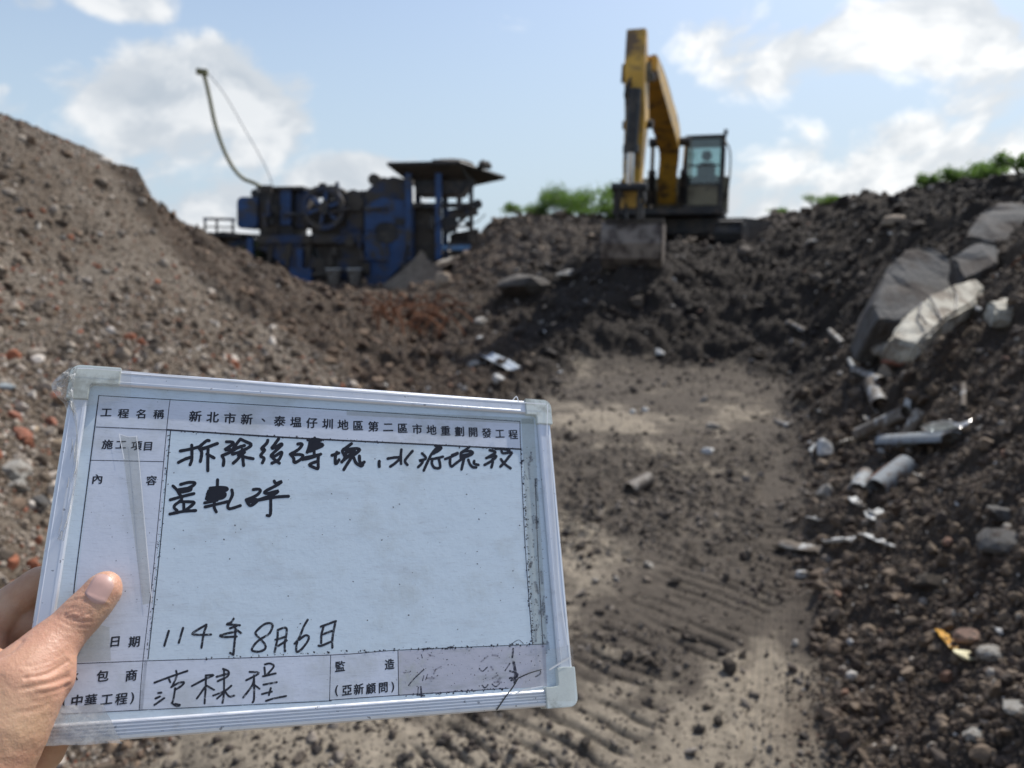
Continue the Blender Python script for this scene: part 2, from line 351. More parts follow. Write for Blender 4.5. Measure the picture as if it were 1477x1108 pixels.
def glass_mat(name, tint, alpha, rough=.05):
    m = bpy.data.materials.new(name); m.use_nodes = True; t = NT(m.node_tree); t.n.clear()
    tr = t('ShaderNodeBsdfTransparent', {0: (*tint, 1)}); gl_ = t('ShaderNodeBsdfGlossy', {0: (1, 1, 1, 1), 1: rough})
    fr = t('ShaderNodeFresnel', {0: 1.5}); f = t.math('MULTIPLY_ADD', fr.outputs[0], 1 - alpha, alpha, clamp=True)
    mx = t('ShaderNodeMixShader', {0: f, 1: tr.outputs[0], 2: gl_.outputs[0]})
    t.l.new(mx.outputs[0], t('ShaderNodeOutputMaterial').inputs[0]); return m
GLASS = glass_mat('cab_glass', (.72, .80, .79), .03)

# ------------------------------------------------------------------ object helpers
def put(name, me, m=None, parent=None, loc=None, smooth=False):
    o = bpy.data.objects.new(name, me); COL.objects.link(o)
    if m is not None and not me.materials: me.materials.append(m)
    if parent: o.parent = parent
    if loc is not None: o.location = loc
    if smooth: me.polygons.foreach_set('use_smooth', [True] * len(me.polygons))
    return o
def mesh(name, v, f):
    me = bpy.data.meshes.new(name); me.from_pydata([tuple(p) for p in v], [], [tuple(q) for q in f]); me.update(); return me
def tag(o, label, cat=None, group=None, kind=None):
    if label: o['label'] = label
    if cat: o['category'] = cat
    if group: o['group'] = group
    if kind: o['kind'] = kind
    return o
def empty(name, loc, label, cat, group=None, rz=0):
    o = bpy.data.objects.new(name, None); o.empty_display_size = .2; COL.objects.link(o); o.location = loc; o.rotation_euler = (0, 0, rz)
    return tag(o, label, cat, group)
class MB:
    "collects shapes into one mesh"
    def __init__(s): s.v = []; s.f = []
    def add(s, v, f):
        k = len(s.v); s.v += [Vector(p) for p in v]; s.f += [tuple(i + k for i in q) for q in f]; return s
    def box(s, a, b):
        (x0, y0, z0), (x1, y1, z1) = a, b
        x0, x1 = sorted((x0, x1)); y0, y1 = sorted((y0, y1)); z0, z1 = sorted((z0, z1))
        return s.add([(x0, y0, z0), (x1, y0, z0), (x1, y1, z0), (x0, y1, z0), (x0, y0, z1), (x1, y0, z1), (x1, y1, z1), (x0, y1, z1)],
                     [(0, 3, 2, 1), (4, 5, 6, 7), (0, 1, 5, 4), (1, 2, 6, 5), (2, 3, 7, 6), (3, 0, 4, 7)])
    def prism(s, pts, y0, y1):
        "outline in x,z extruded along y"
        n = len(pts); v = [(x, y0, z) for x, z in pts] + [(x, y1, z) for x, z in pts]
        return s.add(v, [tuple(range(n)), tuple(range(2 * n - 1, n - 1, -1))] + [(i, i + n, (i + 1) % n + n, (i + 1) % n) for i in range(n)])
    def tube(s, pts, r, n=10, cap=True, flat=None):
        pts = [Vector(p) for p in pts]; rr = r if isinstance(r, (list, tuple)) else [r] * len(pts)
        k = len(s.v); up = None
        for i, p in enumerate(pts):
            t = (pts[min(i + 1, len(pts) - 1)] - pts[max(i - 1, 0)]).normalized()
            if up is None: up = t.orthogonal().normalized()
            up = (up - t * up.dot(t)).normalized(); w = t.cross(up)
            for j in range(n):
                a = 2 * math.pi * j / n; s.v.append(p + (up * math.cos(a) + w * math.sin(a)) * rr[i])
        for i in range(len(pts) - 1):
            for j in range(n):
                s.f.append((k + i * n + j, k + i * n + (j + 1) % n, k + (i + 1) * n + (j + 1) % n, k + (i + 1) * n + j))
        if cap:
            s.f.append(tuple(k + j for j in reversed(range(n)))); s.f.append(tuple(k + (len(pts) - 1) * n + j for j in range(n)))
        return s
    def ring(s, c, ax, r0, r1, w, n=28):
        "flat wheel rim about axis ax"
        c = Vector(c); ax = Vector(ax).normalized(); u = ax.orthogonal().normalized(); v = ax.cross(u); k = len(s.v)
        for j in range(n):
            a = 2 * math.pi * j / n; d = u * math.cos(a) + v * math.sin(a)
            for rr, ww in ((r0, -w / 2), (r1, -w / 2), (r1, w / 2), (r0, w / 2)): s.v.append(c + d * rr + ax * ww)
        for j in range(n):
            for q in range(4):
                s.f.append((k + j * 4 + q, k + j * 4 + (q + 1) % 4, k + ((j + 1) % n) * 4 + (q + 1) % 4, k + ((j + 1) % n) * 4 + q))
        return s
    def beam(s, a, b, w, h, upv=(0, 0, 1)):
        a, b = Vector(a), Vector(b); t = (b - a).normalized(); sd = t.cross(Vector(upv))
        sd = sd.normalized() if sd.length > 1e-4 else t.orthogonal().normalized(); up = sd.cross(t)
        v = []
        for p in (a, b):
            for i, j in ((-1, -1), (1, -1), (1, 1), (-1, 1)): v.append(p + sd * (w / 2 * i) + up * (h / 2 * j))
        return s.add(v, [(0, 3, 2, 1), (4, 5, 6, 7), (0, 1, 5, 4), (1, 2, 6, 5), (2, 3, 7, 6), (3, 0, 4, 7)])
    def build(s, name, m, parent=None, bevel=0, smooth=False, loc=None):
        me = bpy.data.meshes.new(name); me.from_pydata([tuple(p) for p in s.v], [], s.f); me.update()
        bm = bmesh.new(); bm.from_mesh(me); bmesh.ops.recalc_face_normals(bm, faces=bm.faces)
        if bevel: bmesh.ops.bevel(bm, geom=bm.edges[:], offset=bevel, segments=2, affect='EDGES', clamp_overlap=True)
        bm.to_mesh(me); bm.free()
        o = put(name, me, m, parent, loc)
        if smooth:
            me.polygons.foreach_set('use_smooth', [True] * len(me.polygons))
            try: me.set_sharp_from_angle(angle=R(40))
            except Exception: pass
        return o
def curve_pts(pts, n=8):
    pts = [Vector(p) for p in pts]; out = []
    for i in range(len(pts) - 1):
        p0, p1, p2, p3 = pts[max(i - 1, 0)], pts[i], pts[i + 1], pts[min(i + 2, len(pts) - 1)]
        for k in range(n):
            t = k / n
            out.append(.5 * ((2 * p1) + (p2 - p0) * t + (2 * p0 - 5 * p1 + 4 * p2 - p3) * t * t + (3 * p1 - p0 - 3 * p2 + p3) * t ** 3))
    out.append(pts[-1]); return out
def chunk_mesh(name, seed, sub=2, planes=9, lump=.08, lo=.55):
    r = random.Random(seed); bm = bmesh.new(); bmesh.ops.create_icosphere(bm, subdivisions=sub, radius=1)
    pl = []
    for _ in range(planes):
        v = Vector((r.gauss(0, 1), r.gauss(0, 1), r.gauss(0, 1))).normalized(); pl.append((v, r.uniform(lo, .85)))
    for v in bm.verts:
        for nn, h in pl:
            d = v.co.dot(nn)
            if d > h: v.co -= nn * (d - h)
        v.co *= 1 + r.uniform(-lump, lump)
    me = bpy.data.meshes.new(name); bm.to_mesh(me); bm.free(); return me
def clod_mesh(name, seed):
    r = random.Random(seed); bm = bmesh.new(); bmesh.ops.create_icosphere(bm, subdivisions=2, radius=1)
    g = lambda: Vector((r.gauss(0, 1), r.gauss(0, 1), r.gauss(0, 1))).normalized()
    cs = [(g(), r.uniform(.15, .6), r.uniform(.25, .6)) for _ in range(9)]; pl = [(g(), r.uniform(.45, .85)) for _ in range(7)]
    for v in bm.verts:
        q = 0.72
        for c, a, w in cs: q += a * math.exp(-((v.co - c).length / w) ** 2)
        v.co *= q
        for nn, h in pl:
            d = v.co.dot(nn)
            if d > h: v.co -= nn * (d - h) * .9
        v.co *= 1 + r.uniform(-.11, .11)
    me = bpy.data.meshes.new(name); bm.to_mesh(me); bm.free(); return me

# ------------------------------------------------------------------ build the terrain sheets
na = 800
aa = np.concatenate([np.linspace(-2.5, -1.05, 90, endpoint=False), np.linspace(-1.05, 1.05, na, endpoint=False), np.linspace(1.05, 2.5, 91)])
ll = np.concatenate([np.linspace(math.log(.5), math.log(1.7), 40, endpoint=False), np.linspace(math.log(1.7), math.log(26), 720, endpoint=False), np.linspace(math.log(26), math.log(58), 50)])
A_, L_ = np.meshgrid(aa, ll, indexing='ij'); Yg = np.exp(L_); Xg = A_ * Yg
Zg = zfull(Xg.ravel(), Yg.ravel()).reshape(Xg.shape)
heap, flr, bank = fields(Xg, Yg)
def C3(c): return np.array(c)[None, None, :]
mud = C3((.25, .213, .163)); wet = C3((.088, .073, .058)); dark = C3((.048, .039, .032)); brown = C3((.105, .080, .058)); grey = C3((.155, .130, .103))
nA = fbm(Xg, Yg, 1.1, 5, 81)[..., None]; nB = fbm(Xg, Yg, 3.2, 5, 82)[..., None]; nC = fbm(Xg, Yg, 9, 4, 83)[..., None]
PXg, PYg = project(Xg, Yg, Zg)
def spot(cx, cy, rx, ry):   # a patch of drier soil, given where it lies
    w = hit(cx, cy); q = hit(cx + rx, cy); s = hit(cx, cy - ry)
    ax_, ay_ = abs(q.x - w.x) + .05, abs(s.y - w.y) + .1
    return np.exp(-(((Xg - w.x) / ax_) ** 2 + ((Yg - w.y) / ay_) ** 2))[..., None]
sm_, _, _, _ = strip(Xg, Yg)
dry = -.05 + 1.0 * sstep(3.3, 2.4, Yg)[..., None] - .55 * sm_[..., None] * sstep(2.2, 2.6, Yg)[..., None] + 1.15 * spot(880, 612, 100, 20) + .45 * spot(1050, 600, 70, 20) + 1.1 * spot(450, 1090, 400, 40) + .7 * spot(830, 780, 60, 50) + 1.0 * spot(1110, 890, 60, 60) + .9 * spot(1120, 1040, 90, 90) + .4 * spot(900, 860, 90, 30) + .5 * spot(1060, 672, 60, 10)
dry = dry - .9 * spot(930, 690, 150, 45) - .3 * spot(1190, 850, 35, 100) - .8 * spot(1080, 520, 200, 55) - .5 * spot(1130, 720, 90, 60)
nD = fbm(Xg, Yg, 22, 4, 86)[..., None]
bw = inside(BANK, Xg + .25 * fbm(Xg, Yg, 1.7, 4, 41), Yg, .55)[..., None]
dmix = np.clip(sstep(-.3, .75, dry - .35 - 1.1 * bw + nA * .9 + nB * .9 + nC * .65 + nD * .5), 0, 1)
cf = wet * (1 - dmix) + mud * dmix
m, m2, rid, brk = strip(Xg, Yg)
cf = cf * (1 - .45 * (np.maximum(m, m2) * (1 - rid) * brk)[..., None]); cf = cf * (1 - .5 * sstep(.25, .75, fbm(Xg, Yg, 6.5, 5, 84, .65))[..., None]) * (1 + .18 * fbm(Xg, Yg, 14, 4, 85)[..., None])      # darker in the grouser cuts and in random patches
hm = sstep(-.5, .6, nB + .35 * nC + .25 * nA)
cdk = sstep(.0, 1, fbm(Xg, Yg, .55, 3, 91))[..., None]
ch = (brown * (1 - hm) + grey * hm)
cb = dark * (1 - .65 * sstep(0.0, 1.0, nB + .3)) + brown * .75 * sstep(0.0, 1.0, nB + .3)
cm = dark * (.72 + .3 * nB) * (1 + .9 * sstep(14.5, 17, Yg)[..., None]); cb = cb * (1 - .38 * sstep(5.5, 10, Yg)[..., None])
warm = (sstep(0.6, -1.2, Xg) * (1 - heap))[..., None]
cm = cm * (1 - warm) + (C3((.095, .072, .054)) * (.8 + .5 * nB)) * warm
H_, Fl_, B_ = heap[..., None], flr[..., None], bank[..., None]
soil = cm * (1 - np.clip(H_ + Fl_ + B_, 0, 1)) + (ch * H_ + cf * Fl_ + cb * B_) / np.maximum(1, H_ + Fl_ + B_)
soil = np.clip(soil, .02, .6)
reg = np.where(heap > .5, 1, np.where(flr > .5, 0, np.where(bank > .5, 2, 3)))
ni, nj = Xg.shape
idx = np.arange(ni * nj).reshape(ni, nj)
quads = np.stack([idx[:-1, :-1], idx[1:, :-1], idx[1:, 1:], idx[:-1, 1:]], -1).reshape(-1, 4)
fr_ = reg[:-1, :-1].ravel()
V = np.stack([Xg, Yg, Zg], -1).reshape(-1, 3); SC = soil.reshape(-1, 3)
def region_mesh(name, k, label):
    q = quads[fr_ == k]; u, inv = np.unique(q, return_inverse=True); inv = inv.reshape(-1, 4)
    me = bpy.data.meshes.new(name); me.vertices.add(len(u)); me.vertices.foreach_set('co', V[u].ravel())
    me.loops.add(inv.size); me.loops.foreach_set('vertex_index', inv.ravel()); me.polygons.add(len(inv))
    me.polygons.foreach_set('loop_start', np.arange(len(inv)) * 4)
    me.update(calc_edges=True); me.polygons.foreach_set('use_smooth', np.ones(len(inv), bool))
    at = me.color_attributes.new('soil', 'FLOAT_COLOR', 'POINT'); at.data.foreach_set('color', np.concatenate([SC[u], np.ones((len(u), 1))], 1).ravel())
    me.materials.append(GROUND); o = put(name, me); tag(o, label, kind='structure'); return o
region_mesh('ground', 0, 'flat dried mud floor printed with crawler tracks')
region_mesh('gravel_heap', 1, 'tall brown heap of crushed stone and brick on the left')
region_mesh('earth_bank', 2, 'dark lumpy earth bank rising on the right')
region_mesh('earth_mound', 3, 'dark churned mound of soil under the excavator')
fs = MB(); fs.add([(-3000, -3000, -.3), (3000, -3000, -.3), (3000, 3000, -.3), (-3000, 3000, -.3)], [(0, 1, 2, 3)])
far_soil = pmat('far_soil', (.2, .17, .13), .95, var=.3, scale=.2)
tag(fs.build('distant_ground', far_soil), 'flat open ground stretching to the horizon', kind='structure')

# ------------------------------------------------------------------ loose stones and clods, too many to count
lib = bpy.data.collections.new('stone_shapes')
ROCKS = [chunk_mesh('stone', 100 + i, 2 if i < 6 else 1) for i in range(10)]
CLODS = [clod_mesh('clod', 200 + i) for i in range(8)]
def lib_col(name, meshes):
    c = bpy.data.collections.new(name)
    for i, me in enumerate(meshes):
        if not me.materials: me.materials.append(INST)
        o = bpy.data.objects.new(name + '_shape', me); c.objects.link(o)
    return c
LR = lib_col('rock', ROCKS); LC = lib_col('clod', CLODS)
def scatter_group(coll, name):
    g = bpy.data.node_groups.new(name, 'GeometryNodeTree')
    g.interface.new_socket('Geometry', in_out='INPUT', socket_type='NodeSocketGeometry')
    g.interface.new_socket('Geometry', in_out='OUTPUT', socket_type='NodeSocketGeometry')
    t = NT(g); gi = t('NodeGroupInput'); go = t('NodeGroupOutput')
    ci = t('GeometryNodeCollectionInfo', {'Collection': coll, 'Separate Children': True, 'Reset Children': True})
    def at(nm, ty):
        q = t('GeometryNodeInputNamedAttribute', data_type=ty); q.inputs['Name'].default_value = nm
        return q.outputs['Attribute']
    io = t('GeometryNodeInstanceOnPoints', {'Points': gi.outputs[0], 'Instance': ci.outputs[0], 'Pick Instance': True,
           'Instance Index': at('idx', 'INT'), 'Rotation': at('rot', 'FLOAT_VECTOR'), 'Scale': at('scl', 'FLOAT_VECTOR')})
    t.l.new(io.outputs[0], go.inputs[0]); return g
GR, GC = scatter_group(LR, 'scatter_rocks'), scatter_group(LC, 'scatter_clods')
def scatter(name, label, P3, size, tint, group, nvar, flat=.75):
    n = len(P3); me = bpy.data.meshes.new(name); me.vertices.add(n); me.vertices.foreach_set('co', np.asarray(P3, np.float32).ravel()); me.update()
    def add(nm, ty, arr, key):
        a = me.attributes.new(nm, ty, 'POINT'); a.data.foreach_set(key, np.ascontiguousarray(arr).ravel())
    add('idx', 'INT', rng.integers(0, nvar, n).astype(np.int32), 'value')
    add('rot', 'FLOAT_VECTOR', rng.uniform(0, 6.28, (n, 3)).astype(np.float32), 'vector')
    s = size[:, None] * rng.uniform(.6, 1.3, (n, 3)); s[:, 2] *= flat
    add('scl', 'FLOAT_VECTOR', s.astype(np.float32), 'vector')
    add('tint', 'FLOAT_COLOR', np.concatenate([tint, np.ones((n, 1))], 1).astype(np.float32), 'color')
    o = put(name, me); mod = o.modifiers.new('scatter', 'NODES'); mod.node_group = group
    return tag(o, label, kind='stuff')
def sample(n, amin=-.85, amax=.85, d0=1.6, d1=20):
    a = rng.uniform(amin, amax, n); d = np.exp(rng.uniform(math.log(d0), math.log(d1), n)); return a * d, d
pal_heap = np.array([(.23, .20, .165), (.31, .28, .245), (.14, .118, .095), (.095, .078, .062), (.55, .53, .50), (.42, .385, .345), (.17, .13, .098), (.30, .12, .07), (.24, .10, .06)])
def pal(p, w, n, v=.15):
    w = np.array(w, float); c = p[rng.choice(len(p), n, p=w / w.sum())]; return c * rng.uniform(1 - v, 1 + v, (n, 1))
# gravel on the heap
x, y = sample(190000, -1.15, .15, 1.5, 14); hp, fl_, bk = fields(x, y)
pick = rng.random(len(x)) < hp * (.75 + .25 * fbm(x, y, 1.2, 3, 91)); x, y = x[pick], y[pick]; n = len(x)
coarse = sstep(-.3, .5, fbm(x, y, .8, 3, 95)) * .6 + .4
sz = np.clip(.0050 * rng.pareto(2.2, n) * coarse + .0055, .005, .040) * (.75 + .12 * y)
z = zfull(x, y)
scatter('gravel', 'crushed stone and brick gravel covering the heap', np.stack([x, y, z + sz * .25], 1), sz, pal(pal_heap, [4, 3, 4, 5, .8, 1.6, 4, .7, .5], n, .28) * np.array([1.02, .95, .87]), GR, 10)
x, y = sample(16000, -1.0, .1, 1.6, 14); hp, fl_, bk = fields(x, y); zo = fbm(x, y, .9, 3, 97)
pick = rng.random(len(x)) < hp * (.25 + .75 * sstep(-.15, .35, zo)) * (.35 + .65 * sstep(9, 5, y)); x, y = x[pick], y[pick]; n = len(x)
sz = np.clip(.0085 * rng.pareto(2.6, n) + .010, .010, .040) * (.62 + .11 * y); z = zfull(x, y)
scatter('coarse_gravel', 'coarser broken stone and brick lying on the heap slope', np.stack([x, y, z + sz * .35], 1), sz, pal(pal_heap, [3, 4, 2, 1.5, 1.6, 3, 2, 1.0, .7], n, .2) * np.array([1.02, .95, .88]), GR, 10)
# dark clods on bank and mound
pal_soil = np.array([(.070, .055, .045), (.10, .08, .062), (.14, .115, .09), (.05, .042, .037), (.20, .17, .14)])
x, y = sample(390000, -.6, 1.3, 1.4, 22); hp, fl_, bk = fields(x, y); rough = 1 - np.maximum(hp, fl_)
tm, _ = tyre(x, y)
pick = rng.random(len(x)) < rough * (1 - tm); x, y = x[pick], y[pick]; n = len(x)
sz = np.clip(.0036 * rng.pareto(2.1, n) + .0042, .004, .034 + .004 * np.clip(y - 3, 0, 6)) * (.7 + .10 * y)
warmth = np.clip((-x + .5) / 2, 0, 1)[:, None] * (1 - np.clip(fields(x, y)[2], 0, 1))[:, None]
tint = pal(pal_soil, [5, 4, 2.2, 3, .5], n, .2); dk_ = sstep(5.5, 10, y + .25 * x) * (1 - sstep(14, 17, y))
tint = tint * (np.array([1.22, 1.12, 1.02]) - np.array([.72, .64, .55]) * dk_[:, None] + warmth * np.array([.85, .66, .5]))
scatter('clods', 'dark crumbly soil clods covering the bank and the mound', np.stack([x, y, zfull(x, y) + sz * .2], 1), sz, tint, GC, 8, .85)
# crumbs on the floor, thicker where the floor is churned and at its edges
x, y = sample(130000, -.75, .55, 1.6, 12); hp, fl_, bk = fields(x, y); tm, _ = tyre(x, y)
ch_ = sstep(.0, .5, fbm(x, y, 2.1, 4, 31)) * .6 + .14 + .5 * sstep(3.4, 4.2, y) * sstep(6.8, 5.6, y) + .35 * sstep(8, 9.5, y) + .9 * (fl_ < .95) + .55 * inside(BANK, x + .25 * fbm(x, y, 1.7, 4, 41), y, .45)
pick = rng.random(len(x)) < fl_ * ch_ * (1 - .9 * tm); x, y = x[pick], y[pick]; n = len(x)
sz = np.clip(.0032 * rng.pareto(2.2, n) + .0032, .003, .026) * (.7 + .12 * y)
scatter('mud_crumbs', 'small crumbs of dried mud and soil on the floor', np.stack([x, y, zfull(x, y) + sz * .15], 1), sz, pal(pal_soil, [3, 4, 5, 1, 4], n, .2), GC, 8, .8)
# pale rubble mixed in the soil
x, y = sample(10000, -.5, 1.3, 1.6, 22); hp, fl_, bk = fields(x, y); pick = rng.random(len(x)) < np.maximum(.06 * fl_, 1 - np.maximum(hp, fl_)) * .6; x, y = x[pick], y[pick]; n = len(x)
sz = np.clip(.0065 * rng.pareto(2.2, n) + .006, .006, .034) * (.6 + .10 * y)
pal_rub = np.array([(.30, .27, .23), (.42, .39, .35), (.55, .54, .52), (.22, .13, .09), (.24, .21, .18)])
scatter('rubble_bits', 'pale bits of stone, mortar and brick mixed into the soil', np.stack([x, y, zfull(x, y) + sz * .45], 1), sz, pal(pal_rub, [5, 2.0, .35, 1, 6], n), GR, 10)
# ------------------------------------------------------------------ individual stones, bricks and blocks
def stone_thing(name, px, py, wpx, hpx, m, label, cat, group=None, seed=0, rot=None, asp=1.0, sink=.25, sub=2, planes=10, lo=.5):
    h = hit(px, py); s = h.y / F
    me = chunk_mesh(name, seed, sub, planes, .03, lo); me.materials.append(m)
    o = put(name, me); a, c = wpx * s / 2 / .75, hpx * s / 2 / .75
    o.scale = (a, a * asp, c); o.location = (h.x, h.y, h.z + c * (.8 - sink * 2)); o.rotation_euler = rot or (0, 0, random.Random(seed).uniform(-.5, .5))
    return tag(o, label, cat, group)
stone_thing('brick_fragment', 22, 606, 22, 17, BRICK, 'orange red brick fragment, upper of two at the left frame edge', 'brick', seed=1, lo=.4)
stone_thing('brick_fragment', 32, 634, 27, 19, BRICK, 'larger orange red brick fragment below another near the left frame edge', 'brick', seed=2, rot=(0, .6, .4), lo=.4)
stone_thing('brick_fragment', 74, 611, 17, 13, BRICK, 'small red brick piece in the gravel left of the whiteboard corner', 'brick', seed=3, lo=.4)
stone_thing('brick_fragment', 80, 575, 16, 12, BRICK, 'small red brick piece beside the tape at the whiteboard corner', 'brick', seed=33, lo=.4)
stone_thing('stone', 82, 648, 26, 20, pmat('tan_stone', (.42, .31, .2), .9, dirt=((.2, .16, .12), .4)), 'tan stone beside the whiteboard left edge', 'stone', seed=4)
stone_thing('stone', 22, 684, 44, 30, CONC, 'large pale grey stone in the gravel at the left frame edge', 'stone', seed=5)
stone_thing('stone', 26, 706, 34, 20, CONC, 'flat pale stone right below the largest pale grey stone', 'stone', seed=6)
stone_thing('stone', 55, 735, 30, 26, CONCD, 'dark flat stone in the gravel above the fingers', 'stone', seed=7)
stone_thing('stone', 10, 562, 24, 14, pmat('blue_grey_stone', (.25, .28, .29), .8), 'blue grey flat stone at the left frame edge', 'stone', seed=8)
grp = 'larger stones bedded in the gravel heap'
protos = []
for i in range(5):
    me = chunk_mesh('stone', 300 + i, 2, 10, .03, .45); me.materials.append([CONC, CONC, CONCD, MATS['tan_stone'], CONC][i]); protos.append(me)
r_ = random.Random(5)
for k in range(70):
    px, py = r_.uniform(0, 560), r_.uniform(230, 800)
    h = hit(px, py)
    if inside(HEAP, np.array([h.x]), np.array([h.y]), .01)[0] < .9: continue
    o = put('stone', protos[r_.randrange(5)]); s = r_.uniform(.011, .026) * (.55 + .13 * h.y)
    o.scale = (s * r_.uniform(1, 1.7), s * r_.uniform(.8, 1.2), s * r_.uniform(.6, .9)); o.location = h + Vector((0, 0, s * .4)); o.rotation_euler = (r_.uniform(-.4, .4), r_.uniform(-.4, .4), r_.uniform(0, 3))
    zn = 'near the crest of the gravel heap' if py < 360 else 'halfway up the gravel heap' if py < 480 else 'low on the gravel heap above the whiteboard' if px > 110 else 'in the gravel left of the whiteboard'
    tag(o, {'concrete': 'pale grey', 'grey_concrete': 'dark grey', 'tan_stone': 'tan brown'}[o.data.materials[0].name] + ' stone bedded ' + zn, 'stone', grp)
protos = []
for i in range(4):
    me = chunk_mesh('brick_fragment', 320 + i, 1, 8, .03, .45); me.materials.append(BRICK); protos.append(me)
for k in range(34):
    px, py = r_.uniform(0, 480), r_.uniform(330, 760)
    h = hit(px, py)
    if inside(HEAP, np.array([h.x]), np.array([h.y]), .01)[0] < .9: continue
    o = put('brick_fragment', protos[r_.randrange(4)]); s = r_.uniform(.010, .019) * (.55 + .13 * h.y)
    o.scale = (s * r_.uniform(1, 1.6), s, s * .7); o.location = h + Vector((0, 0, s * .4)); o.rotation_euler = (r_.uniform(-.5, .5), r_.uniform(-.5, .5), r_.uniform(0, 3))
    zn = 'high on the gravel heap' if py < 440 else 'on the lower heap slope above the whiteboard' if px > 110 else 'in the gravel left of the whiteboard'
    tag(o, 'small red brick fragment ' + zn, 'brick', 'red brick fragments in the gravel heap')
# clods of earth on the floor and on the bank
for (px, py, w, hh, lb) in [(1052, 968, 36, 30, 'largest dark mud clod standing on the tracked floor'), (845, 1075, 26, 17, 'dark mud clod on the floor below the whiteboard corner'),
        (975, 842, 20, 12, 'dark clod on the floor left of the pale sheet'), (838, 793, 22, 12, 'dark clod beside the right rail of the whiteboard'), (1336, 850, 48, 34, 'large rounded brown clod on the bank above the amber strip'),
        (1000, 925, 18, 12, 'small dark clod at the end of the upper grouser prints'), (1035, 1045, 22, 18, 'round brown clod near the date corner of the floor')]:
    h = hit(px, py); me = clod_mesh('mud_clod', int(px)); me.materials.append(pmat('clod_soil', (.085, .068, .052), .95, var=.3, scale=8, bump=.8, bscale=25))
    o = put('mud_clod', me); s = h.y / F; o.scale = (w * s / 2, w * s / 2, hh * s / 2); o.location = h + Vector((0, 0, hh * s * .3))
    tag(o, lb.replace('date corner of the floor', 'tyre track on the floor'), 'clod')
stone_thing('stone', 1020, 653, 20, 10, WHITEP, 'white stone on the floor at the head of a pale mud streak', 'stone', seed=11)
stone_thing('stone', 937, 818, 20, 9, CONC, 'small white stone on the floor above the crawler prints', 'stone', seed=12, rot=(0, .3, .5))
stone_thing('stone', 912, 597, 10, 8, WHITEP, 'left one of two small white pebbles on the far floor', 'stone', seed=13)
stone_thing('stone', 930, 593, 10, 8, WHITEP, 'right one of two small white pebbles on the far floor', 'stone', seed=14)
stone_thing('stone', 1030, 617, 20, 9, CONC, 'pale flat stone on the far floor', 'stone', seed=15)
stone_thing('stone', 1157, 832, 16, 13, WHITEP, 'white pebble by the tyre track below the plastic sheet', 'stone', seed=16)
stone_thing('rock', 1448, 790, 62, 34, CONCD, 'smooth grey rock half buried in the bank at the right frame edge', 'rock', seed=17, lo=.6)
stone_thing('rock', 1452, 748, 50, 20, CONCD, 'flat dark grey rock above another at the right frame edge', 'rock', seed=18)
stone_thing('rock', 1398, 925, 38, 26, pmat('reddish_stone', (.24, .15, .11), .9, dirt=((.1, .08, .06), .4)), 'reddish brown rock behind the cream lump on the bank', 'rock', seed=19)
stone_thing('rock', 1430, 945, 34, 22, CONC, 'grey rock right of the cream lump on the bank', 'rock', seed=20, rot=(0, -.4, .2))
stone_thing('rock', 1466, 1027, 40, 22, CONC, 'pale grey rock low at the right frame edge', 'rock', seed=21)
stone_thing('rock', 1405, 1065, 30, 28, CONC, 'pale topped rock near the bottom right corner', 'rock', seed=22)
stone_thing('stone', 1190, 718, 22, 26, CONC, 'upright pale stone left of the lowest pipe', 'stone', seed=23)
stone_thing('stone', 1186, 652, 26, 24, WHITEP, 'white block at the foot of the bank left of the pipes', 'stone', seed=24, rot=(.2, .5, .3), lo=.4)
stone_thing('brick_fragment', 1290, 525, 30, 20, BRICK, 'dark red brick under the pale concrete slab end', 'brick', seed=25)
stone_thing('rock', 1283, 508, 40, 26, CONC, 'pale broken concrete lump at the lower end of the leaning slab', 'rock', seed=26)
stone_thing('rock', 1262, 506, 34, 12, CONC, 'thin pale concrete piece left of the slab end', 'rock', seed=27, rot=(0, -.5, 0))
stone_thing('rock', 1278, 545, 22, 26, pmat('buff_stone', (.34, .27, .2), .9), 'buff stone just above the broken pipe shell', 'rock', seed=28)
stone_thing('rock', 822, 400, 36, 13, CONC, 'pale flat concrete piece on the rubble left of the bucket', 'rock', seed=29, planes=12)
stone_thing('rock', 752, 425, 66, 40, DUST, 'brown concrete slab piece in the rubble between crusher and bucket', 'rock', seed=30, lo=.4)
stone_thing('rock', 640, 415, 20, 30, MATS['buff_stone'], 'buff upright stone right of the dirt cone under the hopper', 'rock', seed=31)
stone_thing('rock', 694, 470, 20, 12, CONC, 'cream stone on the brown rubble below the crusher', 'rock', seed=32)
stone_thing('rock', 683, 530, 22, 12, CONC, 'pale stone at the end of the gravel heap foot', 'rock', seed=34)
stone_thing('rock', 718, 550, 18, 13, WHITEP, 'white piece just above the top rail of the whiteboard', 'rock', seed=35)
stone_thing('rock', 1290, 323, 34, 14, MATS['buff_stone'], 'pinkish flat stone near the crest of the bank', 'rock', seed=36)
stone_thing('rock', 1172, 355, 16, 12, CONC, 'small pale stone on the dark slope below the excavator', 'rock', seed=37)
stone_thing('rock', 950, 511, 16, 9, WHITEP, 'white pebble at the foot of the mound', 'rock', seed=38)
r_ = random.Random(11)
protos = []
for i in range(5):
    me = chunk_mesh('rubble_piece', 340 + i, 1, 8, .03, .4); me.materials.append([CONC, WHITEP, MATS['buff_stone'], CONC, MATS['reddish_stone']][i]); protos.append(me)
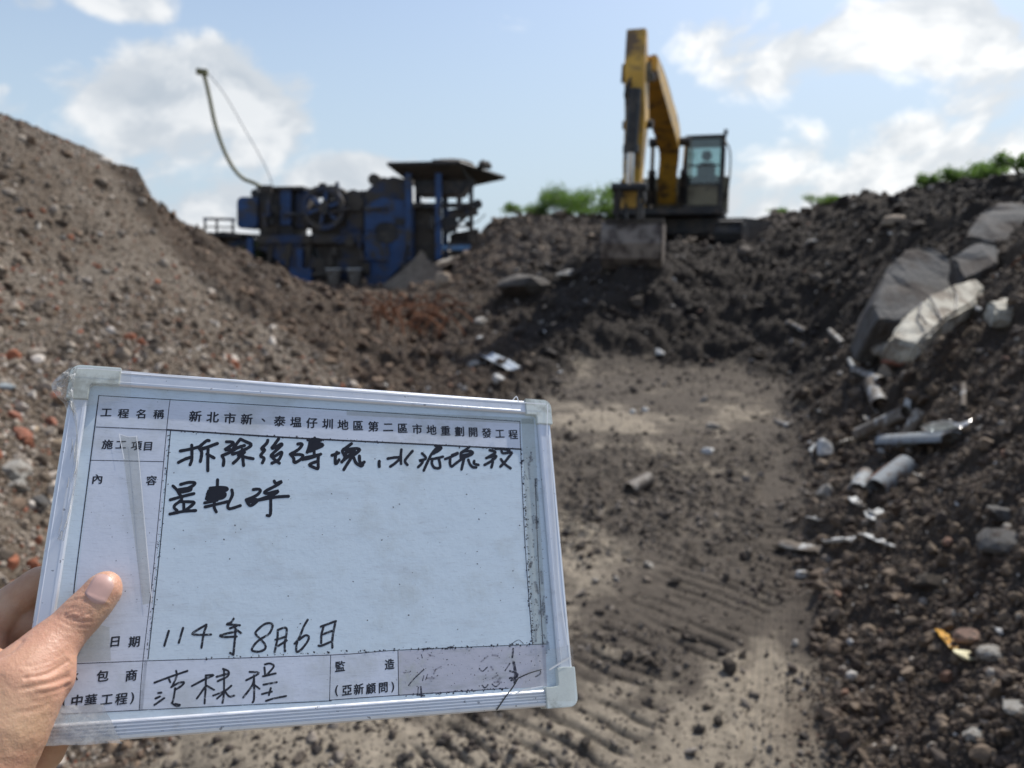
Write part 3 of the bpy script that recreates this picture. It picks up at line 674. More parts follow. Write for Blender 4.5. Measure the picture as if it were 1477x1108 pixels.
for k in range(70):
    px, py = (r_.uniform(600, 880), r_.uniform(350, 560)) if k < 34 else (r_.uniform(880, 1470), r_.uniform(330, 900))
    h = hit(px, py); x1, y1 = np.array([h.x]), np.array([h.y])
    if max(inside(FLOORP, x1, y1, .01)[0], inside(HEAP, x1, y1, .01)[0]) > .1: continue
    o = put('rubble_piece', protos[r_.randrange(5)]); s = r_.uniform(.013, .026) * (.5 + .15 * h.y) * .8
    o.scale = (s * r_.uniform(1, 2.0), s, s * .7); o.location = h + Vector((0, 0, s * .5)); o.rotation_euler = (r_.uniform(-.5, .5), r_.uniform(-.5, .5), r_.uniform(0, 3))
    left = k < 34
    cn = {'concrete': 'pale grey', 'white_plastic': 'white', 'buff_stone': 'buff', 'reddish_stone': 'reddish'}[o.data.materials[0].name]; zn = (('on the brown slope just below the crusher' if py < 450 else 'in the brown soil above the whiteboard') if left else ('on the dark face below the excavator' if px < 1130 else 'high on the right bank' if py < 480 else 'low on the right bank'))
    tag(o, cn + ' rubble piece ' + zn, 'rubble', 'rubble pieces in the brown soil' if left else 'rubble pieces in the dark slopes')

# ------------------------------------------------------------------ broken concrete slabs on the bank
SLABK = {}
def slab(name, outline, thick, m, label, cat='slab', nrm=None):
    "outline: (px, py, distance) corners of the visible face; the body goes back from it"
    kk = min(hit(a_, b_).y / c_ for a_, b_, c_ in outline if a_ < 1500) * .975; kk = min(kk, 1.0); SLABK[name + str(outline[0][0])] = kk
    pts = [P(a_, b_, c_ * kk) for a_, b_, c_ in outline]; c = sum(pts, Vector()) / len(pts)
    nn = Vector()
    for i in range(len(pts)): nn += (pts[i] - c).cross(pts[(i + 1) % len(pts)] - c)
    nn.normalize()
    if nn.dot(Vector((0, 0, CAMH)) - c) < 0: nn = -nn
    bm = bmesh.new(); vs = [bm.verts.new(p - c) for p in pts]; f = bm.faces.new(vs)
    r = bmesh.ops.extrude_face_region(bm, geom=[f]); ex = [v for v in r['geom'] if isinstance(v, bmesh.types.BMVert)]
    for v in ex: v.co -= nn * thick; v.co *= 1.04
    bmesh.ops.recalc_face_normals(bm, faces=bm.faces)
    bmesh.ops.bevel(bm, geom=bm.edges[:], offset=.02, segments=2, affect='EDGES', clamp_overlap=True)
    bmesh.ops.triangulate(bm, faces=bm.faces); bmesh.ops.subdivide_edges(bm, edges=bm.edges[:], cuts=2, use_grid_fill=True); rr = random.Random(len(outline) * 7 + int(outline[0][0]))
    for v in bm.verts: v.co += Vector((rr.gauss(0, 1), rr.gauss(0, 1), rr.gauss(0, 1))) * .006
    me = bpy.data.meshes.new(name); bm.to_mesh(me); bm.free()
    return tag(put(name, me, m, loc=c), label, cat)
PALE = pmat('pale_concrete', (.50, .47, .39), .9, var=.12, scale=5, bump=.5, bscale=25, dirt=((.2, .165, .125), .5), dscale=4)
s1 = slab('concrete_slab', [(1282, 489, 6.6), (1302, 460, 6.9), (1340, 426, 7.4), (1375, 410, 7.8), (1405, 402, 8.1), (1421, 414, 8.0), (1407, 436, 7.5), (1364, 460, 6.9), (1345, 478, 6.6), (1325, 497, 6.4)], .14, PALE, 'pale cracked concrete slab leaning on the right bank')
s2 = slab('concrete_block', [(1259, 440, 7.9), (1272, 400, 8.3), (1292, 373, 8.5), (1312, 357, 8.7), (1346, 356, 8.7), (1370, 374, 8.6), (1384, 410, 8.3), (1345, 432, 8.0), (1300, 463, 7.7), (1268, 460, 7.7)], .5, CONCD, 'big dark grey concrete block behind the pale slab', 'block')
s3 = slab('concrete_block', [(1394, 341, 8.0), (1414, 306, 8.3), (1444, 290, 8.5), (1478, 292, 8.5), (1520, 310, 8.2), (1505, 345, 7.9), (1440, 352, 7.8)], .5, CONCD, 'grey concrete boulder at the crest by the right frame edge', 'block')
s5 = slab('concrete_block', [(1372, 372, 8.2), (1405, 348, 8.3), (1440, 356, 8.2), (1440, 380, 7.9), (1390, 404, 7.8)], .25, CONCD, 'small dark concrete block between the two big boulders', 'block')
s4 = slab('concrete_slab', [(1426, 434, 6.2), (1450, 429, 6.4), (1520, 430, 6.4), (1520, 448, 6.1), (1440, 450, 6.0)], .12, PALE, 'flat pale concrete slab cut by the right frame edge')
for pts in ([(1372, 412, 7.62), (1380, 428, 7.5), (1378, 448, 7.2)], [(1340, 428, 7.3), (1350, 445, 7.1), (1358, 462, 6.85)], [(1330, 436, 7.2), (1326, 452, 6.9), (1336, 466, 6.7)]):
    c0 = s1.location; mb = MB(); mb.tube([p - c0 - ((p - Vector((0, 0, CAMH))).normalized() * .03) for p in curve_pts([P(q[0], q[1], q[2] * SLABK['concrete_slab1282']) for q in pts], 5)], .008, 6)
    o = mb.build('rebar', DARK); o.parent = s1

# ------------------------------------------------------------------ pipes and sheet scraps
def pipe(a, b, r, m, label, wall=.07, name='pipe', arc=1.0, lift=.35, rise=(0, 0), a0=0):
    "open pipe lying between two pixels; arc < 1 is a broken shell"
    A, B = hit(*a), hit(*b); A = A + Vector((0, 0, r * lift + rise[0])); B = B + Vector((0, 0, r * lift + rise[1]))
    t = (B - A); L = t.length; t.normalize(); u = t.cross(Vector((0, 0, 1))).normalized(); v = u.cross(t)
    n = 24; k = max(3, int(n * arc)); V_, F_ = [], []; rr = random.Random(int(a[0]))
    m_ = k + (0 if arc >= 1 else 1)
    for s_, p in enumerate((A, A + t * L * .5, B)):
        for j in range(m_):
            th = a0 + 2 * math.pi * arc * j / k; jag = (rr.uniform(-.3, .3) * r if arc < 1 and s_ != 1 else 0)
            d = u * math.cos(th) + v * math.sin(th)
            V_ += [p + d * r + t * jag, p + d * r * (1 - wall * 1.6) + t * jag]
    def id_(s_, j, w): return (s_ * m_ + j % m_) * 2 + w
    for s_ in range(2):
        for j in range(k):
            F_.append((id_(s_, j, 0), id_(s_, j + 1, 0), id_(s_ + 1, j + 1, 0), id_(s_ + 1, j, 0)))
            F_.append((id_(s_, j, 1), id_(s_ + 1, j, 1), id_(s_ + 1, j + 1, 1), id_(s_, j + 1, 1)))
    for s_ in (0, 2):
        for j in range(k): F_.append((id_(s_, j, 0), id_(s_, j, 1), id_(s_, j + 1, 1), id_(s_, j + 1, 0)))
    if arc < 1:
        for s_ in range(2):
            for j in (0, k): F_.append((id_(s_, j, 0), id_(s_ + 1, j, 0), id_(s_ + 1, j, 1), id_(s_, j, 1)))
    c = (A + B) / 2; mb = MB(); mb.add([p - c for p in V_], F_)
    return tag(mb.build(name, m, loc=c, smooth=True), label, 'pipe')
pipe((1213, 497), (1231, 536), .024, PVCD, 'thin grey pipe running down from a white stub on the bank')
pipe((1197, 480), (1215, 498), .032, PVC, 'short pale pipe stub joined at the top of the thin pipe')
pipe((1234, 540), (1272, 556), .05, PVC, 'broken pale pipe shell lying below the thin grey pipe', arc=.6, a0=.3)
pipe((1257, 566), (1269, 596), .068, PVC, 'white pipe with its dark open end facing the floor', rise=(.05, .03))
pipe((1237, 634), (1306, 612), .050, PVC, 'long grey white pipe lying across the bank with open right end', rise=(0, .05))
pipe((1304, 640), (1326, 614), .036, PVC, 'short white pipe leaning up behind the broken sheet', rise=(.02, .07))
pipe((1275, 655), (1376, 648), .075, PVCD, 'broken grey half pipe shell on the bank', arc=.5, a0=.2, rise=(.02, .0))
pipe((1264, 712), (1306, 684), .062, PVCD, 'thick dark grey pipe with open right end, lowest of the pipes', rise=(0, .03))
pipe((1235, 712), (1248, 690), .045, PVCD, 'grey pipe fragment left of the lowest pipe', arc=.4, a0=.6)
pipe((1136, 469), (1162, 480), .034, PVC, 'small white pipe piece on the floor at the foot of the mound')
pipe((1119, 609), (1140, 617), .024, PVC, 'small white pipe stub lying on the floor edge')
pipe((1388, 570), (1389, 592), .016, PVC, 'thin white stick standing in the bank slope', rise=(.06, 0))
pipe((907, 711), (936, 694), .046, MATS['dirty_plastic'], 'dirty white pipe section lying on the floor right of the whiteboard')
def sheet(name, a, b, w, m, label, cat, curl=.3, up=.012):
    A, B = hit(*a), hit(*b); t = B - A; L = t.length; t.normalize(); u = Vector((0, 0, 1)).cross(t).normalized(); c = (A + B) / 2; V_, F_ = [], []; rr = random.Random(int(a[0]))
    nx, ny = 8, 4
    for i in range(nx + 1):
        for j in range(ny + 1):
            s_, q = i / nx, j / ny - .5
            p = A + t * L * s_ + u * w * q * (1 - .3 * abs(s_ - .5)) ; p.z += up + curl * w * (4 * q * q) + rr.uniform(-1, 1) * .006
            V_.append(p - c)
    for i in range(nx):
        for j in range(ny):
            k = i * (ny + 1) + j; F_.append((k, k + ny + 1, k + ny + 2, k + 1))
    o = put(name, mesh(name, V_, F_), m, loc=c, smooth=True); md = o.modifiers.new('thick', 'SOLIDIFY'); md.thickness = .004
    return tag(o, label, cat)
sheet('plastic_sheet', (1119, 792), (1182, 803), .10, PVC, 'curved pale plastic sheet lying across the tyre track', 'sheet')
sheet('plastic_scrap', (1192, 789), (1226, 786), .07, WHITEP, 'crumpled white plastic scrap at the foot of the bank', 'scrap')
sheet('plastic_strip', (1242, 777), (1287, 796), .035, WHITEP, 'narrow white plastic strip right of the crumpled scrap', 'strip', .2, .02)
sheet('plastic_strip', (1353, 922), (1374, 950), .026, YPLAS, 'amber yellow plastic strip standing on the bank', 'strip', .25, .03)
sheet('plastic_sheet', (700, 520), (738, 542), .22, pmat('grey_sheet', (.34, .38, .42), .5), 'blue grey sheet scrap on the rubble above the whiteboard', 'sheet', .2, .05)
sheet('plastic_scrap', (1340, 640), (1384, 632), .14, glass_mat('clear_film', (.7, .74, .76), .35, .3), 'grey translucent film at the end of the half pipe', 'scrap', .3, .06)
stone_thing('foam_lump', 1392, 946, 34, 13, CREAM, 'cream coloured lump beside the amber strip', 'foam', seed=51, lo=.35, rot=(0, .3, .2))
rs = random.Random(91)
for k in range(16):
    px, py = rs.uniform(1165, 1330), rs.uniform(560, 765); L = rs.uniform(8, 24); ang = rs.uniform(0, 3.1)
    mt = rs.choice([PVC, CONC, MATS['dirty_plastic'], PVCD, WHITEP]); wd = {'pipe_plastic': 'pale', 'concrete': 'grey', 'dirty_plastic': 'dirty beige', 'grey_pipe_plastic': 'dark grey', 'white_plastic': 'white'}[mt.name]
    where = 'above the pipes' if py < 610 else 'among the pipes' if py < 720 else 'between the lowest pipe and the plastic scraps'
    sheet('shard', (px, py), (px + math.cos(ang) * L, py + math.sin(ang) * L * .5), rs.uniform(.03, .08), mt, wd + ' broken shard lying ' + where, 'shard', rs.uniform(.05, .2), .010)['group'] = 'broken shards at the foot of the bank'
# ------------------------------------------------------------------ rebar
def rods(name, pts, r, label, m=RUST):
    c = pts[0][0]
    if len(pts) == 1:
        return tag(MB().tube([p - c for p in curve_pts(pts[0], 6)], r, 6).build(name, m, loc=c), label, 'rebar')
    e = empty(name, c, label, 'rebar')
    for q in pts: MB().tube([p - c for p in curve_pts(q, 5)], r, 5).build('rod', m, e)
    return e
rods('rebar', [[P(1432, 398, 6.4), P(1452, 408, 6.3), P(1466, 418, 6.1), P(1490, 430, 6)]], .009, 'bent rusty reinforcing bar sticking out beside the flat pale slab')
rods('rebar', [[P(1452, 396, 6.5), P(1462, 380, 6.4), P(1480, 368, 6.3)], [P(1452, 396, 6.5), P(1470, 390, 6.4), P(1490, 392, 6.3)]], .009, 'forked rusty reinforcing bars above the bent one at the right frame edge')
rods('rebar', [[P(1240, 700, 4.2), P(1340, 630, 4.6), P(1390, 612, 4.5), P(1480, 598, 3.7)]], .006, 'long thin rusty wire lying along the bank above the grey rocks')
rr = random.Random(3); tang = []
for k in range(46):
    px, py = rr.uniform(545, 640), rr.uniform(448, 488); h = hit(px, py); L = rr.uniform(.25, .8); a = rr.uniform(0, 6.28)
    e = Vector((math.cos(a), math.sin(a) * .6, 0)) * L
    tang.append([h + Vector((0, 0, -.05)), h + e * .5 + Vector((0, 0, rr.uniform(.1, .35))), h + e + Vector((0, 0, rr.uniform(.0, .25)))])
rods('rebar_tangle', tang, .012, 'tangle of rusty reinforcing bars on the brown soil below the crusher', pmat('bright_rust', (.24, .10, .045), .85, var=.3))

# ------------------------------------------------------------------ stone crusher
D0 = 23.0; root = P(520, 415, D0)
cr = empty('stone_crusher', root, 'blue stone crushing machine with hopper and flywheel behind the gravel heap', 'crusher')
def q(px, py, dy=0):
    p = P(px, py, D0); return (p.x - root.x, p.z - root.z)
def q3(px, py, y=0):
    x, z = q(px, py); return Vector((x, y, z))
def pr(name, outl, y0, y1, m, parent=cr, bevel=.015):
    return MB().prism([q(*p) for p in outl], y0, y1).build(name, m, parent, bevel)
def cyl(name, c, r, y0, y1, m, parent=cr, n=24):
    x, z = q(*c); return MB().tube([(x, y0, z), (x, y1, z)], r, n).build(name, m, parent, smooth=True)
k_ = D0 / F
pr('chassis', [(345, 345), (440, 345), (470, 378), (600, 378), (690, 352), (690, 364), (640, 372), (560, 412), (455, 412), (430, 388), (395, 362), (345, 356)], -.9, .9, BLUED)
for y in (-1.1, 1.0):
    pr('side_frame', [(536, 300), (560, 288), (604, 296), (604, 372), (585, 384), (560, 410), (536, 412)], y, y + .1, BLUE)
pr('base_box', [(434, 385), (464, 385), (464, 412), (434, 412)], -1.2, -.9, BLUE)
pr('base_box', [(466, 372), (536, 372), (536, 400), (466, 400)], -1.0, .9, BLUED)
cv = pr('conveyor', [(314, 338), (330, 334), (440, 382), (436, 398), (420, 396), (318, 350)], -.5, .5, BELT)
for i, t in enumerate((0, .25, .5, .75, 1)):
    p = (320 + 112 * t, 344 + 48 * t); cyl('roller', p, 4 * k_, -.62, .62, DARK, cv, 12)
for x in (319, 335, 357):
    MB().tube([q3(x, 340, -1.2), q3(x, 319, -1.2)], .035, 8).build('rail_post', BLUED, cr)
MB().beam(q3(317, 318, -1.2), q3(360, 319, -1.2), .07, .07).build('guard_rail', BLUED, cr)
MB().beam(q3(317, 329, -1.2), q3(360, 330, -1.2), .04, .04).build('guard_rail', BLUED, cr)
pr('platform', [(314, 336), (370, 338), (370, 344), (314, 341)], -1.3, 1.1, DARK)
for x, y in ((378, 344), (446, 360)):
    MB().beam(q3(x, y, -1.0), q3(x, 410, -1.0), .16, .16, (0, 1, 0)).build('support_leg', BLUE, cr); MB().beam(q3(x, y, .9), q3(x, 410, .9), .16, .16, (0, 1, 0)).build('support_leg', BLUE, cr)
pr('fuel_tank', [(357, 292), (361, 287), (381, 287), (386, 292), (386, 328), (381, 331), (361, 331), (357, 328)], -.9, .5, BLUE, bevel=.03)
en = pr('engine_housing', [(386, 277), (433, 276), (433, 342), (386, 342)], -.75, .8, DARK)
pr('door', [(416, 277), (431, 277), (431, 326), (416, 326)], -.83, -.76, BLUE, en)
pr('door', [(392, 300), (413, 300), (413, 338), (392, 338)], -.83, -.76, DUST, en)
pr('roof_plate', [(384, 273), (449, 272), (449, 277), (384, 277)], -.9, .9, DARK)
cyl('exhaust', (376, 281), 6 * k_, -.5, .1, BLACK)
pr('panel', [(434, 280), (452, 276), (452, 330), (434, 330)], -.6, .7, BLUED)
pr('deck_frame', [(386, 340), (540, 340), (540, 352), (386, 352)], -1.0, .9, BLUED)
for px in (400, 425, 452): pr('bracket', [(px, 352), (px + 10, 352), (px + 4, 384), (px, 384)], -.95, -.8, DUST)
pr('jaw_body', [(455, 300), (500, 286), (515, 275), (540, 285), (552, 320), (545, 372), (528, 395), (500, 400), (470, 372), (458, 340)], -.75, .75, DUST, bevel=.04)
pr('jaw_cheek', [(500, 330), (530, 325), (532, 384), (512, 394), (500, 370)], -.86, -.74, BLUED)
for (a, b) in ((487, 345), (520, 345), (487, 372), (522, 372)): cyl('bolt', (a, b), 3 * k_, -.9, -.7, BLACK, n=8)
def flywheel(y):
    w = empty('flywheel', (0, 0, 0), None, None); w.parent = cr; x, z = q(480, 303); w.location = (x, y, z)
    MB().ring((0, 0, 0), (0, 1, 0), .46, .60, .22, 36).build('rim', BLUED, w, smooth=True)
    MB().tube([(0, -.14, 0), (0, .14, 0)], .13, 16).build('hub', DARK, w, smooth=True)
    for k in range(6):
        a = k * math.pi / 3 + .3; MB().beam((math.cos(a) * .1, 0, math.sin(a) * .1), (math.cos(a) * .48, 0, math.sin(a) * .48), .09, .12, (0, 1, 0)).build('spoke', BLUE, w)
flywheel(-1.1); flywheel(1.0)
pr('belt_guard', [(468, 280), (476, 271), (490, 270), (503, 276), (509, 287), (494, 292), (480, 285)], -.75, -.2, DUST)
pr('motor_mount', [(507, 284), (530, 278), (533, 330), (510, 334)], -.9, .8, BLUED)
cyl('drum', (522, 296), 11 * k_, -1.0, -.6, DUST)
fd = pr('feeder', [(530, 285), (542, 272), (572, 258), (590, 262), (592, 312), (560, 318), (534, 318)], -.8, .8, BLUED)
for px, py, r in ((545, 262, 8), (560, 266, 7), (573, 272, 8)): cyl('vibrator_motor', (px, py), r * k_, -.65, -.1, DUST, fd)
mf = pr('opening_shade', [(551, 329), (557, 323), (574, 323), (580, 329), (580, 345), (574, 351), (557, 351), (551, 345)], -1.13, -1.10, BLACK)  # shade inside the frame's oval opening, put in as a flat black plate
for x in (597, 638):
    for y in (-1.15, 1.0): MB().beam(q3(x, 374, y), q3(x, 256, y), .17, .17, (0, 1, 0)).build('column', BLUE, cr)
pr('neck', [(602, 262), (685, 262), (668, 283), (605, 283)], -.9, .9, DARK)
pr('chute', [(604, 300), (634, 300), (634, 372), (604, 372)], -.9, .6, DUST)
pr('cross_beam', [(590, 296), (684, 296), (684, 303), (590, 303)], -1.12, -.95, DARK)
pr('cross_beam', [(644, 306), (690, 300), (692, 312), (646, 320)], -1.0, -.8, BLUED)
for a, b in (((645, 340), (690, 300)), ((648, 352), (690, 352))): MB().beam(q3(*a, -.9), q3(*b, -.9), .1, .1).build('brace', BLUED, cr)
MB().beam(q3(682, 372, -.9), q3(682, 262, -.9), .12, .12, (0, 1, 0)).build('column', DARK, cr)
pr('end_plate', [(650, 338), (690, 330), (690, 360), (650, 362)], -.4, .6, DARK)
pr('name_panel', [(641, 354), (684, 354), (684, 361), (641, 361)], -1.2, -1.15, LBLUE)
rc = random.Random(12)
for k in range(46):
    px, py = rc.uniform(388, 688), 0
    py = rc.uniform(282, 398) if 440 < px < 600 else rc.uniform(282, 352)
    y0 = rc.uniform(-1.32, -1.12); kind = rc.choice(['pipe', 'pipe', 'bracket', 'bracket', 'cover_plate', 'cable_run']); mt = rc.choice([DARK, DUST, DUST, BLUED, BLACK])
    if kind == 'pipe': a = q3(px, py, y0); MB().tube([a, a + Vector((rc.uniform(-.1, .1), 0, rc.uniform(.2, .7)))] if rc.random() < .5 else [a, a + Vector((rc.uniform(.3, 1.0), 0, rc.uniform(-.15, .15)))], rc.uniform(.02, .05), 8).build('pipe', mt, cr)
    elif kind == 'bracket': a = q3(px, py, y0); w, h = rc.uniform(.05, .16), rc.uniform(.15, .45); MB().box(a, a + Vector((w, .2, h))).build('bracket', mt, cr)
    elif kind == 'cover_plate': a = q3(px, py, y0 + .08); w, h = rc.uniform(.2, .4), rc.uniform(.15, .35); MB().box(a, a + Vector((w, .1, h))).build('cover_plate', mt, cr, .01)
    else: a = q3(px, py, y0); MB().tube(curve_pts([a, a + Vector((.2, 0, -.15)), a + Vector((.5, 0, -.12)), a + Vector((.75, 0, .1))], 4), .014, 6).build('cable_run', BLACK, cr)
for k in range(9):
    a = q3(rc.uniform(388, 590), 276 + rc.uniform(0, 10), rc.uniform(-.6, .6)); MB().box(a, a + Vector((rc.uniform(.06, .25), .15, rc.uniform(.08, .28)))).build('fitting', DARK, cr)
for k in range(7):
    me = chunk_mesh('hopper_dirt', 700 + k, 1, 8, .05, .5); o = put('hopper_dirt', me, DUST, cr); x, z = q(rc.uniform(590, 705), 241 + rc.uniform(-3, 4)); o.location = (x, rc.uniform(-1, 1), z); o.scale = (rc.uniform(.1, .22),) * 3
cyl('wheel', (651, 326), 11 * k_, -1.1, -.8, BLACK); cyl('wheel', (691, 297), 6 * k_, -1.0, -.7, BLACK)
# hopper: an open funnel of four flared plates
rim = [q3(572, 246, -1.5), q3(668, 244, -1.5), q3(727, 257, 0), q3(690, 240, 1.5), q3(590, 240, 1.5)]
low = [q3(592, 262, -.9), q3(676, 262, -.9), q3(690, 264, 0), q3(676, 264, .9), q3(592, 264, .9)]
hp_ = []
for i in range(5):
    a, b, c, d = rim[i], rim[(i + 1) % 5], low[(i + 1) % 5], low[i]
    o = mesh('hopper_plate', [a, b, c, d], [(0, 1, 2, 3)]); o = put('hopper_plate', o, DUST, cr); md = o.modifiers.new('thick', 'SOLIDIFY'); md.thickness = .04; hp_.append(o)
MB().tube([p + Vector((0, 0, .02)) for p in rim + [rim[0]]], .05, 6).build('hopper_rim', BLACK, cr)
me = chunk_mesh('hopper_load', 77, 3, 12, .07, .5); o = put('hopper_load', me, DUST, cr); x, z = q(650, 246); o.location = (x, 0, z); o.scale = (1.15, 1.2, .30)
hs = [q3(*p) for p in ((379, 283), (377, 271), (366, 264), (350, 257), (335, 240), (321, 212), (310, 178), (303, 145), (297, 118), (293, 105))]
ho = MB().tube(curve_pts(hs, 6), .055, 10).build('spray_hose', HOSE, cr, smooth=True)
MB().beam(q3(284, 103), q3(299, 105), .13, .16).build('nozzle', HOSE, ho)
tag(MB().tube(curve_pts([q3(*p) for p in ((300, 106), (325, 138), (352, 185), (375, 225), (388, 252), (395, 274))], 6), .014, 6).build('cable', pmat('pale_cable', (.3, .3, .3), .6), cr), None)
for (px, lb) in ((482, 'white plastic bucket standing left under the crusher'), (512, 'brighter white plastic bucket standing right under the crusher')):
    c = P(px, 410, 21.6); b = empty('bucket', c, lb, 'bucket')
    mb = MB(); mb.tube([(0, 0, 0), (0, 0, .42)], [.16, .2], 20, cap=True); mb.build('pail', MATS['dirty_plastic'], b, smooth=True)
    MB().ring((0, 0, .42), (0, 0, 1), .19, .225, .03, 20).build('lip', WHITEP, b)
# cone of crushed dirt under the hopper end
bm = bmesh.new(); bmesh.ops.create_icosphere(bm, subdivisions=5, radius=1)
for v in bm.verts:
    rr_ = math.hypot(v.co.x, v.co.y); v.co.z = max(-.1, 1 - rr_ ** .8) if v.co.z > 0 else -.1
    v.co += Vector((1, 1, 1)) * .03 * math.sin(v.co.x * 23) * math.cos(v.co.y * 19)
me = bpy.data.meshes.new('dirt_cone'); bm.to_mesh(me); bm.free()
o = put('dirt_cone', me, pmat('cone_soil', (.19, .15, .11), .95, var=.3, scale=6, bump=.8, bscale=12)); o.location = P(608, 414, 21.2); o.scale = (1.15, 1.1, 1.0); tag(o, 'brown cone of crushed dirt fallen beside the crusher frame', 'dirt pile')

# ------------------------------------------------------------------ excavator
G = P(1008, 352, 18.5); G.z = 1.50
ex = empty('excavator', G, 'yellow crawler excavator on the dark mound with raised boom and hanging bucket', 'excavator')
def e3(px, py, d): return P(px, py, d) - G
un = empty('undercarriage', (0, 0, 0), None, None); un.parent = ex; un.rotation_euler = (0, 0, R(58))
TP = []
for k in range(40):
    a = 2 * math.pi * k / 40; TP.append((math.cos(a) * .34 + (1.15 if math.cos(a) > 0 else -1.15), .36 + math.sin(a) * .34))
for y in (-1.1, 1.1):
    tr = MB().prism(TP, y - .27, y + .27).build('track', BLACK, un, .01)
    for k in range(26):
        t = k / 26 * (4.6 + 2 * math.pi * .36); 
        if t < 2.3: p = (-1.15 + t, .71)
        elif t < 2.3 + math.pi * .36: a = math.pi / 2 - (t - 2.3) / .36; p = (1.15 + math.cos(a) * .36, .36 + math.sin(a) * .36)
        elif t < 4.6 + math.pi * .36: p = (1.15 - (t - 2.3 - math.pi * .36), .015)
        else: a = -math.pi / 2 - (t - 4.6 - math.pi * .36) / .36; p = (-1.15 + math.cos(a) * .36, .36 + math.sin(a) * .36)
        MB().box((p[0] - .05, y - .29, p[1] - .02), (p[0] + .05, y + .29, p[1] + .02)).build('track_shoe', DARK, tr) if k < 26 else None
    MB().tube([(1.15, y - .3, .36), (1.15, y + .3, .36)], .25, 18).build('idler', DARK, tr); MB().tube([(-1.15, y - .3, .36), (-1.15, y + .3, .36)], .27, 18).build('sprocket', DARK, tr)
MB().box((-.8, -.9, .4), (.8, .9, .75)).build('car_body', DARK, un, .03)
MB().tube([(0, 0, .74), (0, 0, .83)], .6, 24).build('slew_ring', BLACK, ex)
# upper structure, turned a little so that the boom points past the camera
pb, pe, pt = e3(963, 290, 17.9), e3(966, 205, 16.5), e3(930, 92, 13.0)
ax = Vector((pt.x - pb.x, pt.y - pb.y, 0)).normalized(); sd = Vector((-ax.y, ax.x, 0)); 
if sd.x > 0: sd = -sd            # sd: towards the viewer's left
def u3(f, s, z): return Vector((pb.x, pb.y, 0)) + ax * f + sd * s + Vector((0, 0, z))
def ubox(name, f0, f1, s0, s1, z0, z1, m, parent=ex, bevel=.02):
    mb = MB(); c = [(f0, s0), (f1, s0), (f1, s1), (f0, s1)]
    mb.add([u3(f, s, z) for z in (z0, z1) for f, s in c], [(0, 1, 2, 3), (7, 6, 5, 4), (0, 4, 5, 1), (1, 5, 6, 2), (2, 6, 7, 3), (3, 7, 4, 0)])
    return mb.build(name, m, parent, bevel)
ubox('turntable', -2.6, .45, -1.25, 1.2, .82, .96, DARK)
ho = ubox('engine_house', -2.9, -1.1, -1.3, 1.25, .96, 1.75, YELD)
ubox('counterweight', -3.25, -2.9, -1.25, 1.2, .86, 1.7, YELD)
ubox('side_box', -1.1, .3, .38, 1.2, .96, 1.5, DARK)
ubox('tool_box', .3, .45, .45, 1.1, .96, 1.2, YEL)
def boomseg(pts, hs, w, name, m, parent=ex):
    "box section beam in the boom's plane, height hs at each point"
    mb = MB(); n = len(pts); V_, F_ = [], []
    for i, p in enumerate(pts):
        t = (pts[min(i + 1, n - 1)] - pts[max(i - 1, 0)]).normalized(); up = sd.cross(t).normalized()
        for a, b in ((-1, -1), (1, -1), (1, 1), (-1, 1)): V_.append(p + sd * (w / 2 * a) + up * (hs[i] / 2 * b))
    for i in range(n - 1):
        for j in range(4): F_.append((i * 4 + j, i * 4 + (j + 1) % 4, i * 4 + 4 + (j + 1) % 4, i * 4 + 4 + j))
    F_ += [(0, 1, 2, 3), (4 * n - 1, 4 * n - 2, 4 * n - 3, 4 * n - 4)]
    return mb.add(V_, F_).build(name, m, parent, .01)
bp = curve_pts([pb, (pb * .55 + pe * .45) + Vector((0, .12, 0)), pe, pe * .5 + pt * .5 + Vector((0, 0, .06)), pt], 5); nb = len(bp)
hs_ = [.24 + .25 * math.sin(math.pi * min(1, i / (nb - 1) * 1.02)) ** .8 for i in range(nb)]
bo = boomseg(bp, hs_, .40, 'boom', YEL)
for s in (-.34, .34):
    a = u3(.35, s, 1.1); b = pe + sd * s + Vector((0, 0, -.05))
    c1 = MB().tube([a, a * .45 + b * .55], .085, 12).build('lift_cylinder', BLACK, ex, smooth=True); MB().tube([a * .45 + b * .55, b], .045, 12).build('rod', CHROME, c1, smooth=True)
MB().tube([pe - sd * .42, pe + sd * .42], .09, 14).build('pin', BLACK, bo)
a = pe + Vector((0, 0, .62)) + ax * .1; b = e3(924, 66, 12.9)
c2 = MB().tube([a, a * .4 + b * .6], .09, 12).build('arm_cylinder', BLACK, ex, smooth=True); MB().tube([a * .4 + b * .6, b], .05, 12).build('rod', CHROME, c2, smooth=True)
for s in (-.12, 0, .12):
    MB().tube(curve_pts([bp[3] + sd * s + ax * -.1 + Vector((0, 0, .35)), bp[9] + sd * s + Vector((0, 0, .42)), bp[14] + sd * s + Vector((0, 0, .40)), bp[19] + sd * s + Vector((0, 0, .22)), pt + sd * (s + .1) + Vector((0, 0, -.2))], 5), .022, 6).build('hydraulic_line', BLACK, bo)
